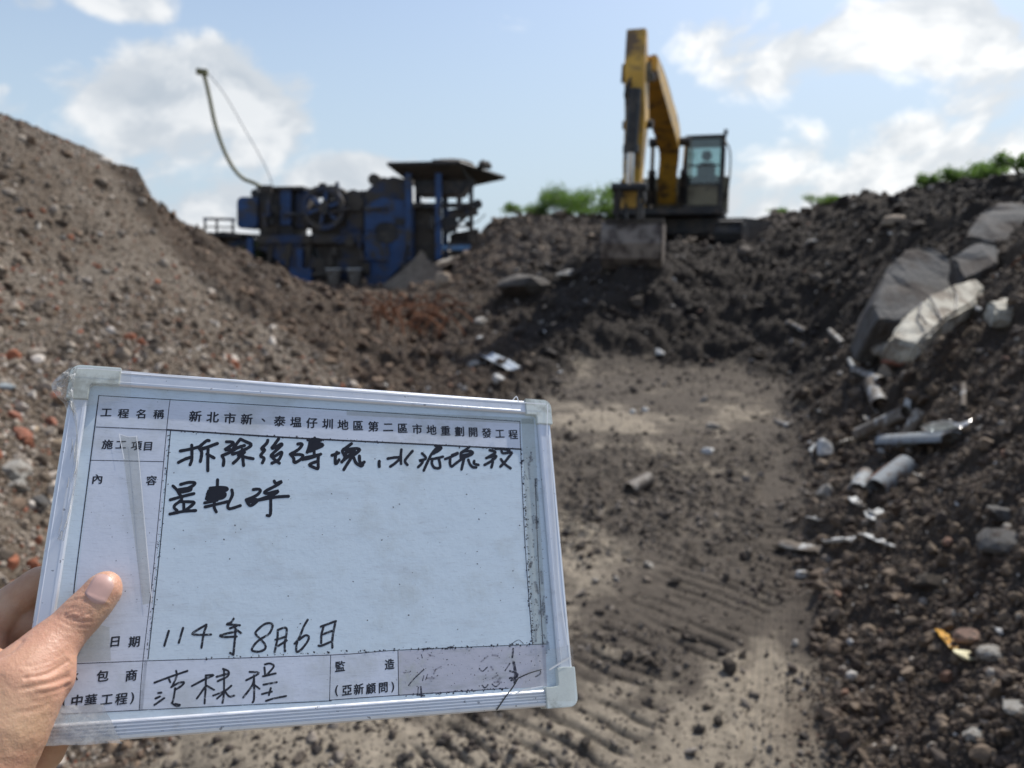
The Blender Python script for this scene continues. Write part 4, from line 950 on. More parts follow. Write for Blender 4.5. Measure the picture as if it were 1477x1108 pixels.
# stick and bucket linkage
st, sb = e3(919, 44, 12.75), e3(911, 300, 12.85)
mid1 = e3(918, 110, 12.75)
def stickseg(pts, ws, ds, name, m, parent=ex):
    mb = MB(); n = len(pts); V_, F_ = [], []
    for i, p in enumerate(pts):
        for a, b in ((-1, -1), (1, -1), (1, 1), (-1, 1)): V_.append(p + sd * (ws[i] / 2 * a) + ax * (ds[i] / 2 * b))
    for i in range(n - 1):
        for j in range(4): F_.append((i * 4 + j, i * 4 + (j + 1) % 4, i * 4 + 4 + (j + 1) % 4, i * 4 + 4 + j))
    F_ += [(0, 1, 2, 3), (4 * n - 1, 4 * n - 2, 4 * n - 3, 4 * n - 4)]
    return mb.add(V_, F_).build(name, m, parent, .012)
sk = stickseg([st, mid1, e3(919, 170, 12.8), e3(914, 240, 12.85), sb], [.30, .31, .31, .29, .24], [.22, .62, .6, .42, .26], 'stick', YEL)
for s in (-.19, .19):
    MB().prism([(0, 0)] * 0 or [(-.05, -.14), (.05, -.14), (.04, .14), (-.04, .14)], -.02, .02).build('ear_plate', YELD, sk, loc=mid1 + sd * s + Vector((0, 0, .05)))
for px, py in ((922, 112), (920, 180)): MB().tube([e3(px, py, 12.9) - sd * .24, e3(px, py, 12.9) + sd * .24], .07, 12).build('pin', BLACK, sk)
ca, cb = e3(916, 128, 12.40), e3(910, 215, 12.43); cc = e3(908, 270, 12.48)
bc = MB().tube([ca, cb], .10, 14).build('bucket_cylinder', BLACK, ex, smooth=True); MB().tube([cb, cc], .055, 14).build('rod', CHROME, bc, smooth=True)
MB().tube([cb - Vector((0, 0, .06)), cb + Vector((0, 0, .06))], .125, 14).build('gland', BLACK, bc)
for (dx, py0, py1) in ((-9, 108, 150), (-11, 112, 160), (-6, 120, 135)):
    MB().tube(curve_pts([e3(912, py0, 12.5), e3(912 + dx, (py0 + py1) / 2, 12.4), e3(911, py1, 12.42)], 6), .016, 6).build('hose', BLACK, sk)
for s in (-.2, .2):
    MB().beam(cc + sd * s, sb + sd * s + Vector((0, 0, .1)), .05, .14, ax).build('link', BLACK, ex); MB().beam(cc + sd * s * .8, e3(905, 318, 12.55) + sd * s * .8, .05, .12, ax).build('link', BLACK, ex)
MB().tube([cc - sd * .28, cc + sd * .28], .07, 12).build('pin', BLACK, ex)
# bucket: curved shell with side plates, hung back plate towards the camera
bk0 = e3(916, 322, 12.75)
prof = [(-.12, .02), (-.26, -.10), (-.33, -.32), (-.30, -.56), (-.14, -.74), (.12, -.80), (.30, -.74)]  # (towards machine +, z)
def bp3(f, s, z): return bk0 - ax * f * -1 * -1 + sd * s + Vector((0, 0, z)) if False else bk0 + (-ax) * f + sd * s + Vector((0, 0, z))
V_, F_ = [], []
W_ = .47
for f, z in prof:
    V_ += [bp3(f, -W_, z), bp3(f, W_, z)]
for i in range(len(prof) - 1): F_.append((2 * i, 2 * i + 1, 2 * i + 3, 2 * i + 2))
bk = put('bucket', mesh('bucket', V_, F_), pmat('worn_bucket_steel', (.27, .225, .185), .55, metal=.3, var=.2, dirt=((.08, .06, .05), .5)), ex); md = bk.modifiers.new('thick', 'SOLIDIFY'); md.thickness = .035
for s in (-W_, W_):
    V_ = [bp3(f, s, z) for f, z in prof] + [bp3(.26, s, -.05)]
    o = put('side_plate', mesh('side_plate', V_, [tuple(range(len(V_)))]), MATS['worn_bucket_steel'], bk); md = o.modifiers.new('thick', 'SOLIDIFY'); md.thickness = .04
MB().beam(bp3(-.12, -W_, .03), bp3(-.12, W_, .03), .1, .08).build('top_lip', DUST, bk)
for k in range(5):
    s = -W_ + .06 + k * (2 * W_ - .12) / 4; a = bp3(.28, s, -.75); MB().tube([a, a + Vector((0, 0, -.02)) - ax * .17], [.05, .02], 6).build('tooth', CHROME, bk)
for s in (-.13, .13):
    MB().add([bp3(-.14, s, 0), bp3(.1, s, 0), bp3(.06, s, .3), bp3(-.05, s, .33)], [(0, 1, 2, 3)]).build('hanger', BLACK, bk).modifiers.new('thick', 'SOLIDIFY').thickness = .04
# cab
cbx = empty('cab', (0, 0, 0), None, None); cbx.parent = ex
f0, f1, s0, s1, z0 = -1.25, .35, -1.16, -.40, .93
zt = z0 + 1.5
posts = [(f1, s0), (f1, s1), (f0, s0), (f0, s1)]
for f, s in posts: MB().beam(u3(f - (.06 if f > 0 else 0), s, z0), u3(f - (.14 if f > 0 else 0), s, zt), .085, .085, ax).build('pillar', BLACK, cbx, .01)
ubox('roof', f0 - .06, f1 - .05, s0 - .06, s1 + .06, zt, zt + .09, BLACK, cbx, .03)
ubox('floor_plate', f0, f1, s0, s1, z0, z0 + .1, DARK, cbx)
ubox('front_panel', f1 - .03, f1, s0 + .05, s1 - .05, z0 + .08, z0 + .52, YELD, cbx)
ubox('side_panel', f0 + .05, f1 - .05, s0, s0 + .03, z0 + .08, z0 + .75, YELD, cbx)
ubox('side_panel', f0 + .05, f1 - .05, s1 - .03, s1, z0 + .08, z0 + .8, YELD, cbx)
ubox('rear_panel', f0, f0 + .03, s0 + .05, s1 - .05, z0 + .08, z0 + .85, DARK, cbx)
ubox('front_window', f1 - .07, f1 - .06, s0 + .04, s1 - .04, z0 + .52, zt, GLASS, cbx, 0)
ubox('window_bar', f1 - .05, f1 - .01, s0 + .05, s1 - .05, z0 + .50, z0 + .56, BLACK, cbx, 0)
ubox('window_bar', f1 - .09, f1 - .05, s0 + .05, s1 - .05, z0 + .92, z0 + .96, BLACK, cbx, 0)
ubox('rear_window', f0 + .01, f0 + .02, s0 + .05, s1 - .05, z0 + .85, zt, GLASS, cbx, 0)
ubox('side_window', f0 + .05, f1 - .12, s0 + .01, s0 + .02, z0 + .75, zt, GLASS, cbx, 0)
ubox('side_window', f0 + .05, f1 - .12, s1 - .02, s1 - .01, z0 + .8, zt, GLASS, cbx, 0)
seat = ubox('seat', -.75, -.25, -1.03, -.56, z0 + .35, z0 + .55, BLACK, cbx, .05); ubox('seat_back', -.86, -.74, -1.0, -.58, z0 + .5, z0 + 1.12, BLACK, seat, .05); ubox('head_rest', -.86, -.76, -.90, -.68, z0 + 1.15, z0 + 1.38, BLACK, seat, .04)
MB().tube([u3(.12, -.9, z0 + .1), u3(.05, -.88, z0 + .75)], .03, 8).build('control_lever', BLACK, cbx)
MB().tube(curve_pts([u3(f1 - .1, s0 - .02, z0 + .2), u3(f1, s0 - .16, z0 + .5), u3(f1, s0 - .16, z0 + 1.2), u3(f1 - .14, s0, z0 + 1.5)], 6), .018, 8).build('hand_rail', BLACK, cbx)
MB().beam(u3(f1 - .2, s0 - .05, zt + .08), u3(f1 - .2, s0 - .05, zt + .2), .08, .05).build('work_lamp', BLACK, cbx)

# ------------------------------------------------------------------ bushes and grass on the crest
def crest(px, d):
    ds = np.linspace(d * .8, d * 1.15, 240); a = (px - CX) / F / (cp + .22 * sp_); z = zfull(a * ds, ds); k = int(np.argmax((z - CAMH) / ds)); return Vector((a * ds[k], ds[k], z[k] - .06))
def bush(name, px, py, d, w, h, n, label, cat, group=None, seed=0, leaf=.07, tall=False):
    rr = random.Random(seed); c = crest(px, d); s = c.y / F; top = P(px, py - h, c.y).z; b = empty(name, c, label, cat, group); w *= s; h = max(top - c.z, h * s * .5)
    lobes = [(Vector((rr.uniform(-.42, .42) * w, rr.uniform(-.4, .4) * w, rr.uniform(.18, .62) * h)), rr.uniform(.13, .24) * w, rr.uniform(.18, .36) * h) for _ in range(9)]
    V_, F_ = [], []
    for i in range(n):
        cc_, rw, rh = lobes[rr.randrange(len(lobes))]
        dv = Vector((rr.gauss(0, 1), rr.gauss(0, 1), rr.gauss(0, 1))).normalized() * (rr.random() ** .45)
        p = cc_ + Vector((dv.x * rw, dv.y * rw, dv.z * rh)) + Vector((0, 0, (rr.random() ** 5) * h * .3)); p.z = max(0, p.z)
        l = leaf * rr.uniform(.5, 1.2); a = Vector((rr.gauss(0, 1), rr.gauss(0, 1), rr.gauss(.4, .8))).normalized(); sdv = a.orthogonal().normalized() * (l * (.12 if tall else .3)); sdv.rotate(Euler((rr.uniform(-1, 1), rr.uniform(-1, 1), rr.uniform(0, 6))))
        if tall: a = Vector((rr.gauss(0, .3), rr.gauss(0, .3), 1)).normalized(); l *= 3
        k = len(V_); V_ += [p, p + a * l * .5 + sdv, p + a * l, p + a * l * .5 - sdv]; F_.append((k, k + 1, k + 2, k + 3))
    put('foliage', mesh('foliage', V_, F_), LEAF, b)
    mb = MB()
    for cc_, rw, rh in lobes[:6]: mb.tube(curve_pts([Vector((rr.uniform(-.05, .05), 0, -.15)), cc_ * .5, cc_], 3), [.025] * 4 + [.02, .015, .01], 5)
    mb.build('stem', STEM, b); return b
g1 = 'green bushes on the crest left of the excavator'
bush('bush', 850, 306, 21.5, 125, 44, 7000, 'round green bush close to the left of the excavator stick', 'bush', seed=1)
bush('bush', 812, 310, 22.5, 70, 42, 3000, 'green bush in the middle of the crest left of the excavator', 'bush', seed=2)
bush('bush', 758, 316, 24, 60, 24, 1800, 'low green bush at the left end of the grassy crest', 'bush', seed=3)
bush('bush', 895, 312, 21.5, 60, 34, 2200, 'leafy bush right behind the excavator stick', 'bush', seed=9)
bush('grass_clump', 872, 322, 20.5, 110, 22, 1600, 'yellow green grass clump under the round bush', 'grass', seed=4, tall=True, leaf=.05)
bush('grass_clump', 790, 326, 20, 80, 14, 900, 'low grass clump on the left crest slope', 'grass', seed=14, tall=True, leaf=.05)
bush('grass_clump', 1175, 316, 17, 60, 22, 900, 'grass clump on the crest right of the excavator', 'grass', seed=5, tall=True, leaf=.05)
bush('grass_clump', 1120, 318, 19, 40, 14, 400, 'small grass clump just right of the excavator tracks', 'grass', seed=6, tall=True, leaf=.04)
bush('bush', 1338, 284, 12, 46, 36, 1500, 'small round green bush alone on the right crest', 'bush', seed=7, leaf=.05)
bush('bush', 1415, 282, 12.5, 95, 50, 3600, 'wide green bush on the crest near the right frame edge', 'bush', seed=8, leaf=.05)
bush('bush', 1480, 272, 12, 100, 56, 3600, 'tallest green bush cut by the right frame edge', 'bush', seed=10, leaf=.05)
bush('bush', 357, 345 + 14, 20, 50, 26, 700, 'small bush half hidden between heap and crusher', 'bush', seed=12, leaf=.06)

# ------------------------------------------------------------------ the whiteboard
def rod(r):
    th = np.linalg.norm(r); k = r / th; Kx = np.array([[0, -k[2], k[1]], [k[2], 0, -k[0]], [-k[1], k[0], 0]])
    return np.eye(3) + math.sin(th) * Kx + (1 - math.cos(th)) * Kx @ Kx
Rb = rod(np.array([-.3938, -.3735, .0055])); tb = np.array([-.2584, -.0093, .4537]); BW, BH = .305, .2035
CV = np.array([[1, 0, 0], [0, -sp_, cp], [0, -cp, -sp_]])          # camera frame (x right, y down, z forward) to world
BX, BY, BZ = CV @ Rb[:, 0], -(CV @ Rb[:, 1]), -(CV @ Rb[:, 2]); B0 = CV @ tb + np.array([0, 0, CAMH])
BM = Matrix(((BX[0], BY[0], BZ[0], B0[0]), (BX[1], BY[1], BZ[1], B0[1]), (BX[2], BY[2], BZ[2], B0[2]), (0, 0, 0, 1)))
BI = BM.inverted(); camL = BI @ Vector((0, 0, CAMH))
def b3(px, py, z=0.0):
    d = BI.to_3x3() @ ray(px, py); t = (z - camL.z) / d.z; return camL + d * t
wb = bpy.data.objects.new('whiteboard', None); COL.objects.link(wb); wb.matrix_world = BM
tag(wb, 'small white construction record board with handwritten Chinese notes held in the foreground', 'whiteboard')
def board_mat(name, col, rough, streak=.25, green=0):
    m = bpy.data.materials.new(name); m.use_nodes = True; t = NT(m.node_tree); t.n.clear()
    tc = t('ShaderNodeTexCoord').outputs['Object']
    mp = t('ShaderNodeMapping', {0: tc, 3: (1.0, 4.0, 1.0)})
    a = t('ShaderNodeTexNoise', {'Vector': mp.outputs[0], 'Scale': 22.0, 'Detail': 8.0, 'Roughness': .65})
    b_ = t('ShaderNodeTexNoise', {'Vector': tc, 'Scale': 14.0, 'Detail': 6.0, 'Roughness': .7})
    s_ = t('ShaderNodeTexNoise', {'Vector': t('ShaderNodeMapping', {0: tc, 3: (1.0, 7.0, 1.0)}).outputs[0], 'Scale': 160.0, 'Detail': 4.0, 'Roughness': .7})
    c = t.mix(t.math('MULTIPLY', t.maprange(a.outputs[0], .50, .78), streak), (*col, 1), (.36, .37, .39, 1))
    c = t.mix(t.math('MULTIPLY', t.maprange(b_.outputs[0], .50, .70), streak * 1.1), c, (.40, .42, .40, 1))
    c = t.mix(t.math('MULTIPLY', t.maprange(s_.outputs[0], .52, .72), .26), c, (.2, .22, .26, 1))
    sp = t('ShaderNodeTexNoise', {'Vector': tc, 'Scale': 420.0, 'Detail': 1.0})
    c = t.mix(t.math('MULTIPLY', t.maprange(sp.outputs[0], .76, .79), .35), c, (.05, .05, .07, 1))
    p = t('ShaderNodeBsdfPrincipled', {'Base Color': c, 'Roughness': t.maprange(b_.outputs[0], .3, .7, rough, rough + .25)})
    bp_ = t('ShaderNodeBump', {'Height': b_.outputs[0], 'Strength': .25, 'Distance': .002}); t.l.new(bp_.outputs[0], p.inputs['Normal'])
    t.l.new(p.outputs[0], t('ShaderNodeOutputMaterial').inputs[0]); MATS[name] = m; return m
MB1 = board_mat('board_white', (.63, .725, .80), .30, .36); MB2 = board_mat('label_white', (.64, .68, .77), .38, .45); MB3 = board_mat('smudged_label', (.50, .50, .57), .4, 1.3)
def metal_frame():
    m = bpy.data.materials.new('aluminium'); m.use_nodes = True; t = NT(m.node_tree); t.n.clear()
    tc = t('ShaderNodeTexCoord').outputs['Object']
    a = t('ShaderNodeTexNoise', {'Vector': tc, 'Scale': 90.0, 'Detail': 6.0, 'Roughness': .7})
    d = t('ShaderNodeTexNoise', {'Vector': tc, 'Scale': 300.0, 'Detail': 2.0})
    c = t.mix(t.math('MULTIPLY', t.maprange(a.outputs[0], .52, .75), .35), (.74, .76, .80, 1), (.40, .41, .44, 1))
    c = t.mix(t.math('MULTIPLY', t.maprange(d.outputs[0], .70, .74), .7), c, (.1, .1, .12, 1))
    p = t('ShaderNodeBsdfPrincipled', {'Base Color': c, 'Metallic': .55, 'Roughness': t.maprange(a.outputs[0], .3, .7, .30, .5)})
    t.l.new(p.outputs[0], t('ShaderNodeOutputMaterial').inputs[0]); return m
ALU = metal_frame(); CAPM = pmat('cap_plastic', (.70, .74, .70), .35, var=.05, scale=60, dirt=((.42, .43, .38), .35), dscale=30)
INK = pmat('marker_ink', (.006, .006, .012), .35, var=.3); PRINT = pmat('printed_ink', (.012, .012, .02), .5)
def worn(name, lo, hi, col=(.012, .012, .02)):
    m = bpy.data.materials.new(name); m.use_nodes = True; t = NT(m.node_tree); t.n.clear(); tc = t('ShaderNodeTexCoord').outputs['Object']
    a = t('ShaderNodeTexNoise', {'Vector': tc, 'Scale': 380.0, 'Detail': 5.0, 'Roughness': .7}); al = t.maprange(a.outputs[0], lo, hi, 1.0, .35)
    p = t('ShaderNodeBsdfPrincipled', {'Base Color': (*col, 1), 'Roughness': .45, 'Alpha': al}); t.l.new(p.outputs[0], t('ShaderNodeOutputMaterial').inputs[0]); return m
INKW = worn('worn_marker_ink', .48, .66); LINEM = worn('ruled_ink', .5, .7, (.03, .03, .05)); SMUDGE = worn('smudged_ink', .36, .6, (.03, .03, .05))
FW = .0098; TH = .0095
MB().box((FW * .5, -BH + FW * .5, -.0052), (BW - FW * .5, -FW * .5, 0)).build('panel', MB1, wb)
def rail(name, L, mat4, grooves):
    "extruded profile along local x with shallow grooves on its face"
    prof_ = [(0, -.0062), (0, .0012), (.0008, .0022)]
    if grooves:
        for k in range(4): y = .0022 + k * .0017; prof_ += [(y, .0026), (y + .0003, .0018), (y + .0007, .0018), (y + .0010, .0026)]
    else: prof_ += [(.0020, .0026), (.0023, .0024), (.0075, .0024), (.0078, .0026)]
    prof_ += [(FW - .0008, .0024), (FW, .0014), (FW, -.0062)]
    n = len(prof_); V_ = [mat4 @ Vector((x, y, z)) for x in (0, L) for y, z in prof_]
    # mitre the ends
    V_ = [mat4 @ Vector(((y if x == 0 else L - y), y, z)) for x in (0, L) for y, z in prof_]
    mb = MB(); mb.add(V_, [tuple(range(n)), tuple(range(2 * n - 1, n - 1, -1))] + [(i, i + 1, i + 1 + n, i + n) for i in range(n - 1)] + [(n - 1, 0, n, 2 * n - 1)])
    return mb.build(name, ALU, wb)
rail('frame_rail', BW, Matrix(((1, 0, 0, 0), (0, 1, 0, -BH), (0, 0, 1, 0), (0, 0, 0, 1))), True)                                  # bottom
rail('frame_rail', BW, Matrix(((-1, 0, 0, BW), (0, -1, 0, 0), (0, 0, 1, 0), (0, 0, 0, 1))), False)                                # top
rail('frame_rail', BH, Matrix(((0, 1, 0, 0), (-1, 0, 0, 0), (0, 0, 1, 0), (0, 0, 0, 1))), False)                                  # left
rail('frame_rail', BH, Matrix(((0, -1, 0, BW), (1, 0, 0, -BH), (0, 0, 1, 0), (0, 0, 0, 1))), False)                               # right
def cap(cx, cy, ix, iy, la=.0265, lb=.0215, w=.0112):
    "L shaped corner cap with a rounded outer corner; ix, iy point into the board"
    o = .0012; pts = []; r = .0055
    for k in range(7):
        a = math.pi + k / 6 * math.pi / 2; pts.append((r + math.cos(a) * r, r + math.sin(a) * r))
    r2 = .0022; pts += [(la, 0), (la, w)]
    for k in range(5):
        a = -math.pi / 2 - k / 4 * math.pi / 2; pts.append((w + r2 + math.cos(a) * r2, w + r2 + math.sin(a) * r2))
    pts += [(w, lb), (0, lb)]
    n = len(pts); V_ = [(cx + ix * (x - o), cy + iy * (y - o), z) for z in (-.0075, .0036) for x, y in pts]
    mb = MB(); mb.add(V_, [tuple(range(n)), tuple(range(n, 2 * n))] + [(i, (i + 1) % n, (i + 1) % n + n, i + n) for i in range(n)])
    return mb.build('corner_cap', CAPM, wb, .0007, True)
cap(0, 0, 1, -1); cap(BW, 0, -1, -1, .0200, .0185, .0120); cap(BW, -BH, -1, 1, .0215, .0235, .0125)
# printed label sheets on the board face
def patch(name, corners, z, m, n=1, wav=0, parent=wb, seed=0, thick=0):
    c = [b3(x, y, z) for x, y in corners]; V_, F_ = [], []; rr = random.Random(seed)
    for i in range(n + 1):
        for j in range(n + 1):
            u_, v_ = i / n, j / n; p = (c[0] * (1 - u_) + c[1] * u_) * (1 - v_) + (c[3] * (1 - u_) + c[2] * u_) * v_
            V_.append(p + Vector((rr.uniform(-1, 1) * wav * .5, rr.uniform(-1, 1) * wav * .5, abs(rr.gauss(0, 1)) * wav)))
    for i in range(n):
        for j in range(n): k = i * (n + 1) + j; F_.append((k, k + 1, k + n + 2, k + n + 1))
    return put(name, mesh(name, V_, F_), m, parent, smooth=n > 1)
patch('label_sheet', [(142, 572), (750, 609), (750.5, 647), (138, 617)], 0.00003, MB2)
patch('label_sheet', [(138, 617), (243, 621), (206, 1025), (88, 1030)], 0.00003, MB2)
patch('label_sheet', [(208, 954), (574, 939), (574, 1004), (201, 1024)], 0.00003, MB2)
patch('label_sheet', [(574, 939), (787, 930), (789, 990), (574, 1004)], 0.00003, MB3)
def strokes(name, data, z, m, wpx):
    "pen strokes given in photograph pixels, laid on the board plane"
    V_, F_ = [], []; zz = z
    for st_ in data:
        w0 = wpx
        if isinstance(st_, tuple): st_, w0 = st_
        pts = curve_pts([Vector((x, y, 0)) for x, y in st_], 5) if len(st_) > 2 else [Vector((*st_[0], 0)), Vector(((st_[0][0] + st_[1][0]) / 2, (st_[0][1] + st_[1][1]) / 2, 0)), Vector((*st_[1], 0))]
        rr = random.Random(len(V_)); n = len(pts); L, R_ = [], []
        for i, p in enumerate(pts):
            t = (pts[min(i + 1, n - 1)] - pts[max(i - 1, 0)]); t = t.normalized() if t.length > 1e-6 else Vector((1, 0, 0)); nn = Vector((-t.y, t.x, 0))
            w = w0 * .5 * rr.uniform(.93, 1.07); L.append(p + nn * w); R_.append(p - nn * w)
        k = len(V_)
        for i in range(n):
            zz += 1e-8; V_ += [b3(L[i].x, L[i].y, zz), b3(R_[i].x, R_[i].y, zz)]
        for i in range(n - 1): F_.append((k + 2 * i, k + 2 * i + 1, k + 2 * i + 3, k + 2 * i + 2))
        for p in (pts[0], pts[-1]):
            zz += 5e-8; k = len(V_)
            for j in range(10): V_.append(b3(p.x + math.cos(j * .6283) * w0 * .5, p.y + math.sin(j * .6283) * w0 * .5, zz))
            F_.append(tuple(range(k, k + 10)))
        zz += 5e-8
    return put(name, mesh(name, V_, F_), m, wb)
lines = [[(142.5, 570.6), (109.8, 825), (105, 870), (84, 1032)], [(142.5, 570.6), (420, 587), (750, 608)], [(245.4, 576), (240.5, 619), (221, 825), (206.5, 951), (200.7, 1024.5)],
         [(138.8, 616), (240.5, 620)], [(131, 664), (235, 666)], [(94, 958), (208, 953.4)], [(88, 1030), (200, 1024.5), (478, 1011)], [(477, 945), (475.4, 1010)], [(574, 939), (575, 1003)],
         [(475, 1010), (573.5, 1003), (733, 993)], [(750, 608), (751, 648), (758, 796), (768, 929)], [(772, 690), (776, 800), (783, 930)], [(208, 953.4), (475, 945), (573, 938), (787, 929)]]
strokes('ruled_line', [(l, 1.1) for l in lines[1:]] + [(lines[0], 1.7)], .00005, LINEM, 1.1)
strokes('ruled_line', [([(246, 621.7), (230.6, 794), (213.5, 950.6)], 1.3), ([(240.5, 620), (420, 631.5), (600, 640.5), (751, 648)], 2.3)], .00006, PRINT, 1.3)
def zs(ox, oy, s, data): return [[(ox + x / s, oy + y / s) for x, y in l] for l in data]
A1 = zs(240, 620, 9.23, [[(185, 283), (330, 255), (430, 228)], [(338, 205), (340, 300), (338, 400), (315, 465)], [(160, 435), (250, 390), (330, 365)], [(570, 145), (530, 150), (430, 235)], [(430, 235), (468, 295), (465, 360), (452, 422)],
    [(470, 262), (590, 215), (680, 182)], [(480, 250), (600, 215)], [(555, 250), (552, 400), (552, 545)], [(540, 325), (590, 350), (635, 375)],
    [(800, 160), (880, 165), (880, 195), (780, 265), (850, 262), (865, 290), (740, 345)], [(740, 345), (765, 400), (757, 475)], [(985, 125), (940, 180), (890, 250)], [(985, 125), (1050, 155), (1130, 205), (1000, 285), (880, 325)], [(870, 285), (960, 235), (1040, 210)], [(900, 255), (1000, 220)],
    [(1010, 260), (1015, 350), (1028, 475)], [(1000, 320), (950, 390), (890, 445)], [(990, 345), (1070, 370), (1155, 385)], [(960, 340), (1040, 300)], [(1350, 140), (1335, 180), (1265, 255), (1310, 265), (1255, 345), (1300, 380), (1278, 440)]])
A2 = zs(390, 620, 9.23, [[(110, 120), (60, 190), (20, 245), (60, 235), (140, 190), (150, 205), (60, 290), (10, 345), (60, 350), (140, 300), (150, 320), (110, 400), (20, 445)], [(10, 350), (60, 400), (120, 445)],
    [(365, 190), (410, 185), (420, 205), (370, 265), (265, 325)], [(265, 325), (310, 380), (320, 435), (390, 405), (435, 350), (400, 330), (310, 330)], [(500, 135), (590, 125), (670, 140)], [(590, 110), (575, 200), (585, 330)], [(530, 150), (515, 230), (490, 300)], [(545, 190), (620, 175), (700, 205), (620, 245), (540, 270)],
    [(560, 160), (640, 160)], [(540, 215), (660, 215)], [(545, 240), (640, 235)], [(500, 290), (545, 280)], [(425, 395), (520, 378), (670, 325)], [(430, 378), (640, 335)], [(640, 340), (635, 420), (635, 510), (600, 510), (520, 465), (610, 425)],
    [(820, 340), (910, 310)], [(885, 300), (865, 360), (870, 455), (915, 400)], [(1080, 185), (1020, 230), (960, 280), (990, 350), (985, 400)], [(1000, 270), (1110, 250), (1190, 265), (1100, 340), (1010, 370), (950, 430)], [(1020, 300), (1120, 270)], [(1030, 350), (1130, 300)], [(1000, 310), (1010, 380)],
    [(1080, 370), (1020, 460), (978, 530)], [(1110, 370), (1140, 440), (1200, 480), (1230, 470)], [(1185, 350), (1190, 420), (1215, 450), (1250, 430)], [(1450, 420), (1447, 455), (1450, 490)]])
A3 = zs(530, 630, 12.31, [[(360, 390), (470, 370), (570, 365)], [(603, 230), (592, 350), (597, 480)], [(560, 410), (480, 480), (405, 530)], [(800, 255), (760, 300), (680, 400), (670, 450), (710, 500)],
    [(970, 295), (1030, 360), (1020, 400), (920, 425), (980, 430), (960, 480), (900, 540)], [(1205, 160), (1250, 180), (1310, 190), (1280, 235), (1170, 300)], [(1230, 200), (1150, 290), (1090, 400), (1000, 600)], [(1260, 215), (1160, 300)], [(1130, 400), (1240, 380), (1340, 355)], [(1150, 410), (1145, 480), (1190, 550), (1280, 555), (1290, 500), (1270, 400)]])
A4 = zs(630, 630, 12.31, [[(150, 395), (250, 360), (370, 300)], [(240, 370), (235, 470), (260, 530), (330, 480), (470, 380), (590, 330), (640, 290), (600, 258), (480, 262), (440, 290)], [(570, 190), (500, 240), (430, 290), (430, 380)], [(270, 330), (370, 290)], [(470, 330), (590, 305)], [(450, 370), (560, 345)], [(440, 350), (480, 390)], [(485, 390), (460, 490), (440, 580)],
    [(560, 410), (590, 490), (640, 540), (700, 545)], [(665, 430), (665, 480), (740, 500)], [(940, 240), (1030, 265), (1020, 300), (880, 380)], [(900, 370), (1040, 340), (1040, 375), (940, 450), (850, 500)], [(990, 400), (990, 470), (970, 545)], [(1150, 250), (1180, 295), (1330, 280), (1270, 370), (1200, 460), (1130, 530)], [(1140, 400), (1200, 480), (1310, 560)], [(1040, 212), (1140, 214)], [(1180, 215), (1290, 245)]])
A5 = zs(236, 685, 7.77, [[(190, 108), (280, 85), (350, 90), (330, 120), (270, 150), (170, 165)], [(105, 125), (150, 170), (180, 220)], [(170, 200), (290, 175), (310, 150)], [(180, 185), (290, 160)], [(75, 280), (200, 245), (340, 210)], [(190, 230), (200, 280), (130, 335), (120, 370), (150, 400)], [(190, 300), (330, 305), (330, 330), (260, 385)], [(225, 310), (228, 400)], [(70, 440), (220, 410), (360, 400)],
    [(605, 55), (600, 150), (580, 250), (565, 350), (590, 415)], [(520, 150), (620, 140), (710, 150), (680, 180), (500, 200)], [(505, 180), (480, 270)], [(490, 215), (680, 205), (655, 260), (490, 275)], [(500, 240), (670, 235)], [(520, 170), (680, 165)], [(500, 222), (600, 215)], [(500, 255), (600, 250)], [(460, 315), (600, 285)], [(465, 360), (720, 300)], [(765, 170), (770, 230), (722, 335), (740, 380), (860, 345)],
    [(1005, 165), (1060, 160), (1085, 180), (1040, 230), (925, 280)], [(925, 280), (970, 345), (1050, 290), (1010, 270), (950, 285)], [(1240, 70), (1260, 95), (1320, 75), (1280, 110), (1140, 185), (1160, 210), (1285, 180), (1220, 225), (1060, 280)], [(950, 310), (1060, 285), (1250, 250), (1400, 240)], [(1200, 240), (1200, 400), (1190, 455), (1160, 455)]])
hw = strokes('handwriting', A1 + A2, .00008, INK, 4.7); strokes('handwriting', A3 + A4, .00008, INK, 4.1); strokes('handwriting', A5, .00008, INK, 4.6)
A6 = zs(220, 885, 10.55, [[(248, 265), (180, 490)], [(465, 220), (400, 445)], [(820, 170), (610, 300), (690, 325), (890, 320)], [(820, 190), (780, 310), (745, 520)], [(1235, 80), (1200, 130), (1130, 165), (1230, 170), (1330, 180)], [(1180, 225), (1280, 190)], [(1030, 335), (1150, 300), (1270, 275)], [(1030, 345), (1100, 360), (1280, 350)], [(1250, 180), (1260, 300), (1245, 480), (1230, 630)], [(1230, 630), (1180, 600)], [(1270, 240), (1350, 300)]])
A7 = zs(350, 885, 10.55, [[(400, 145), (320, 170), (200, 280), (215, 335), (270, 390), (340, 470), (340, 540), (250, 580), (155, 570), (145, 530), (200, 450), (270, 390), (400, 310), (455, 200), (440, 155), (400, 145)], [(535, 250), (530, 380), (510, 480), (487, 590)], [(535, 250), (640, 215), (672, 250), (660, 350), (640, 460), (645, 575)], [(500, 400), (650, 355)], [(540, 495), (670, 410)],
    [(990, 95), (930, 200), (860, 370), (790, 460)], [(830, 430), (815, 540), (830, 585), (900, 540), (990, 420), (1005, 350), (950, 335), (860, 400)], [(1190, 200), (1300, 160), (1420, 115)], [(1415, 120), (1370, 350), (1365, 520)], [(1230, 210), (1200, 320), (1195, 450)], [(1210, 320), (1360, 265)], [(1155, 490), (1200, 490), (1340, 430)]])
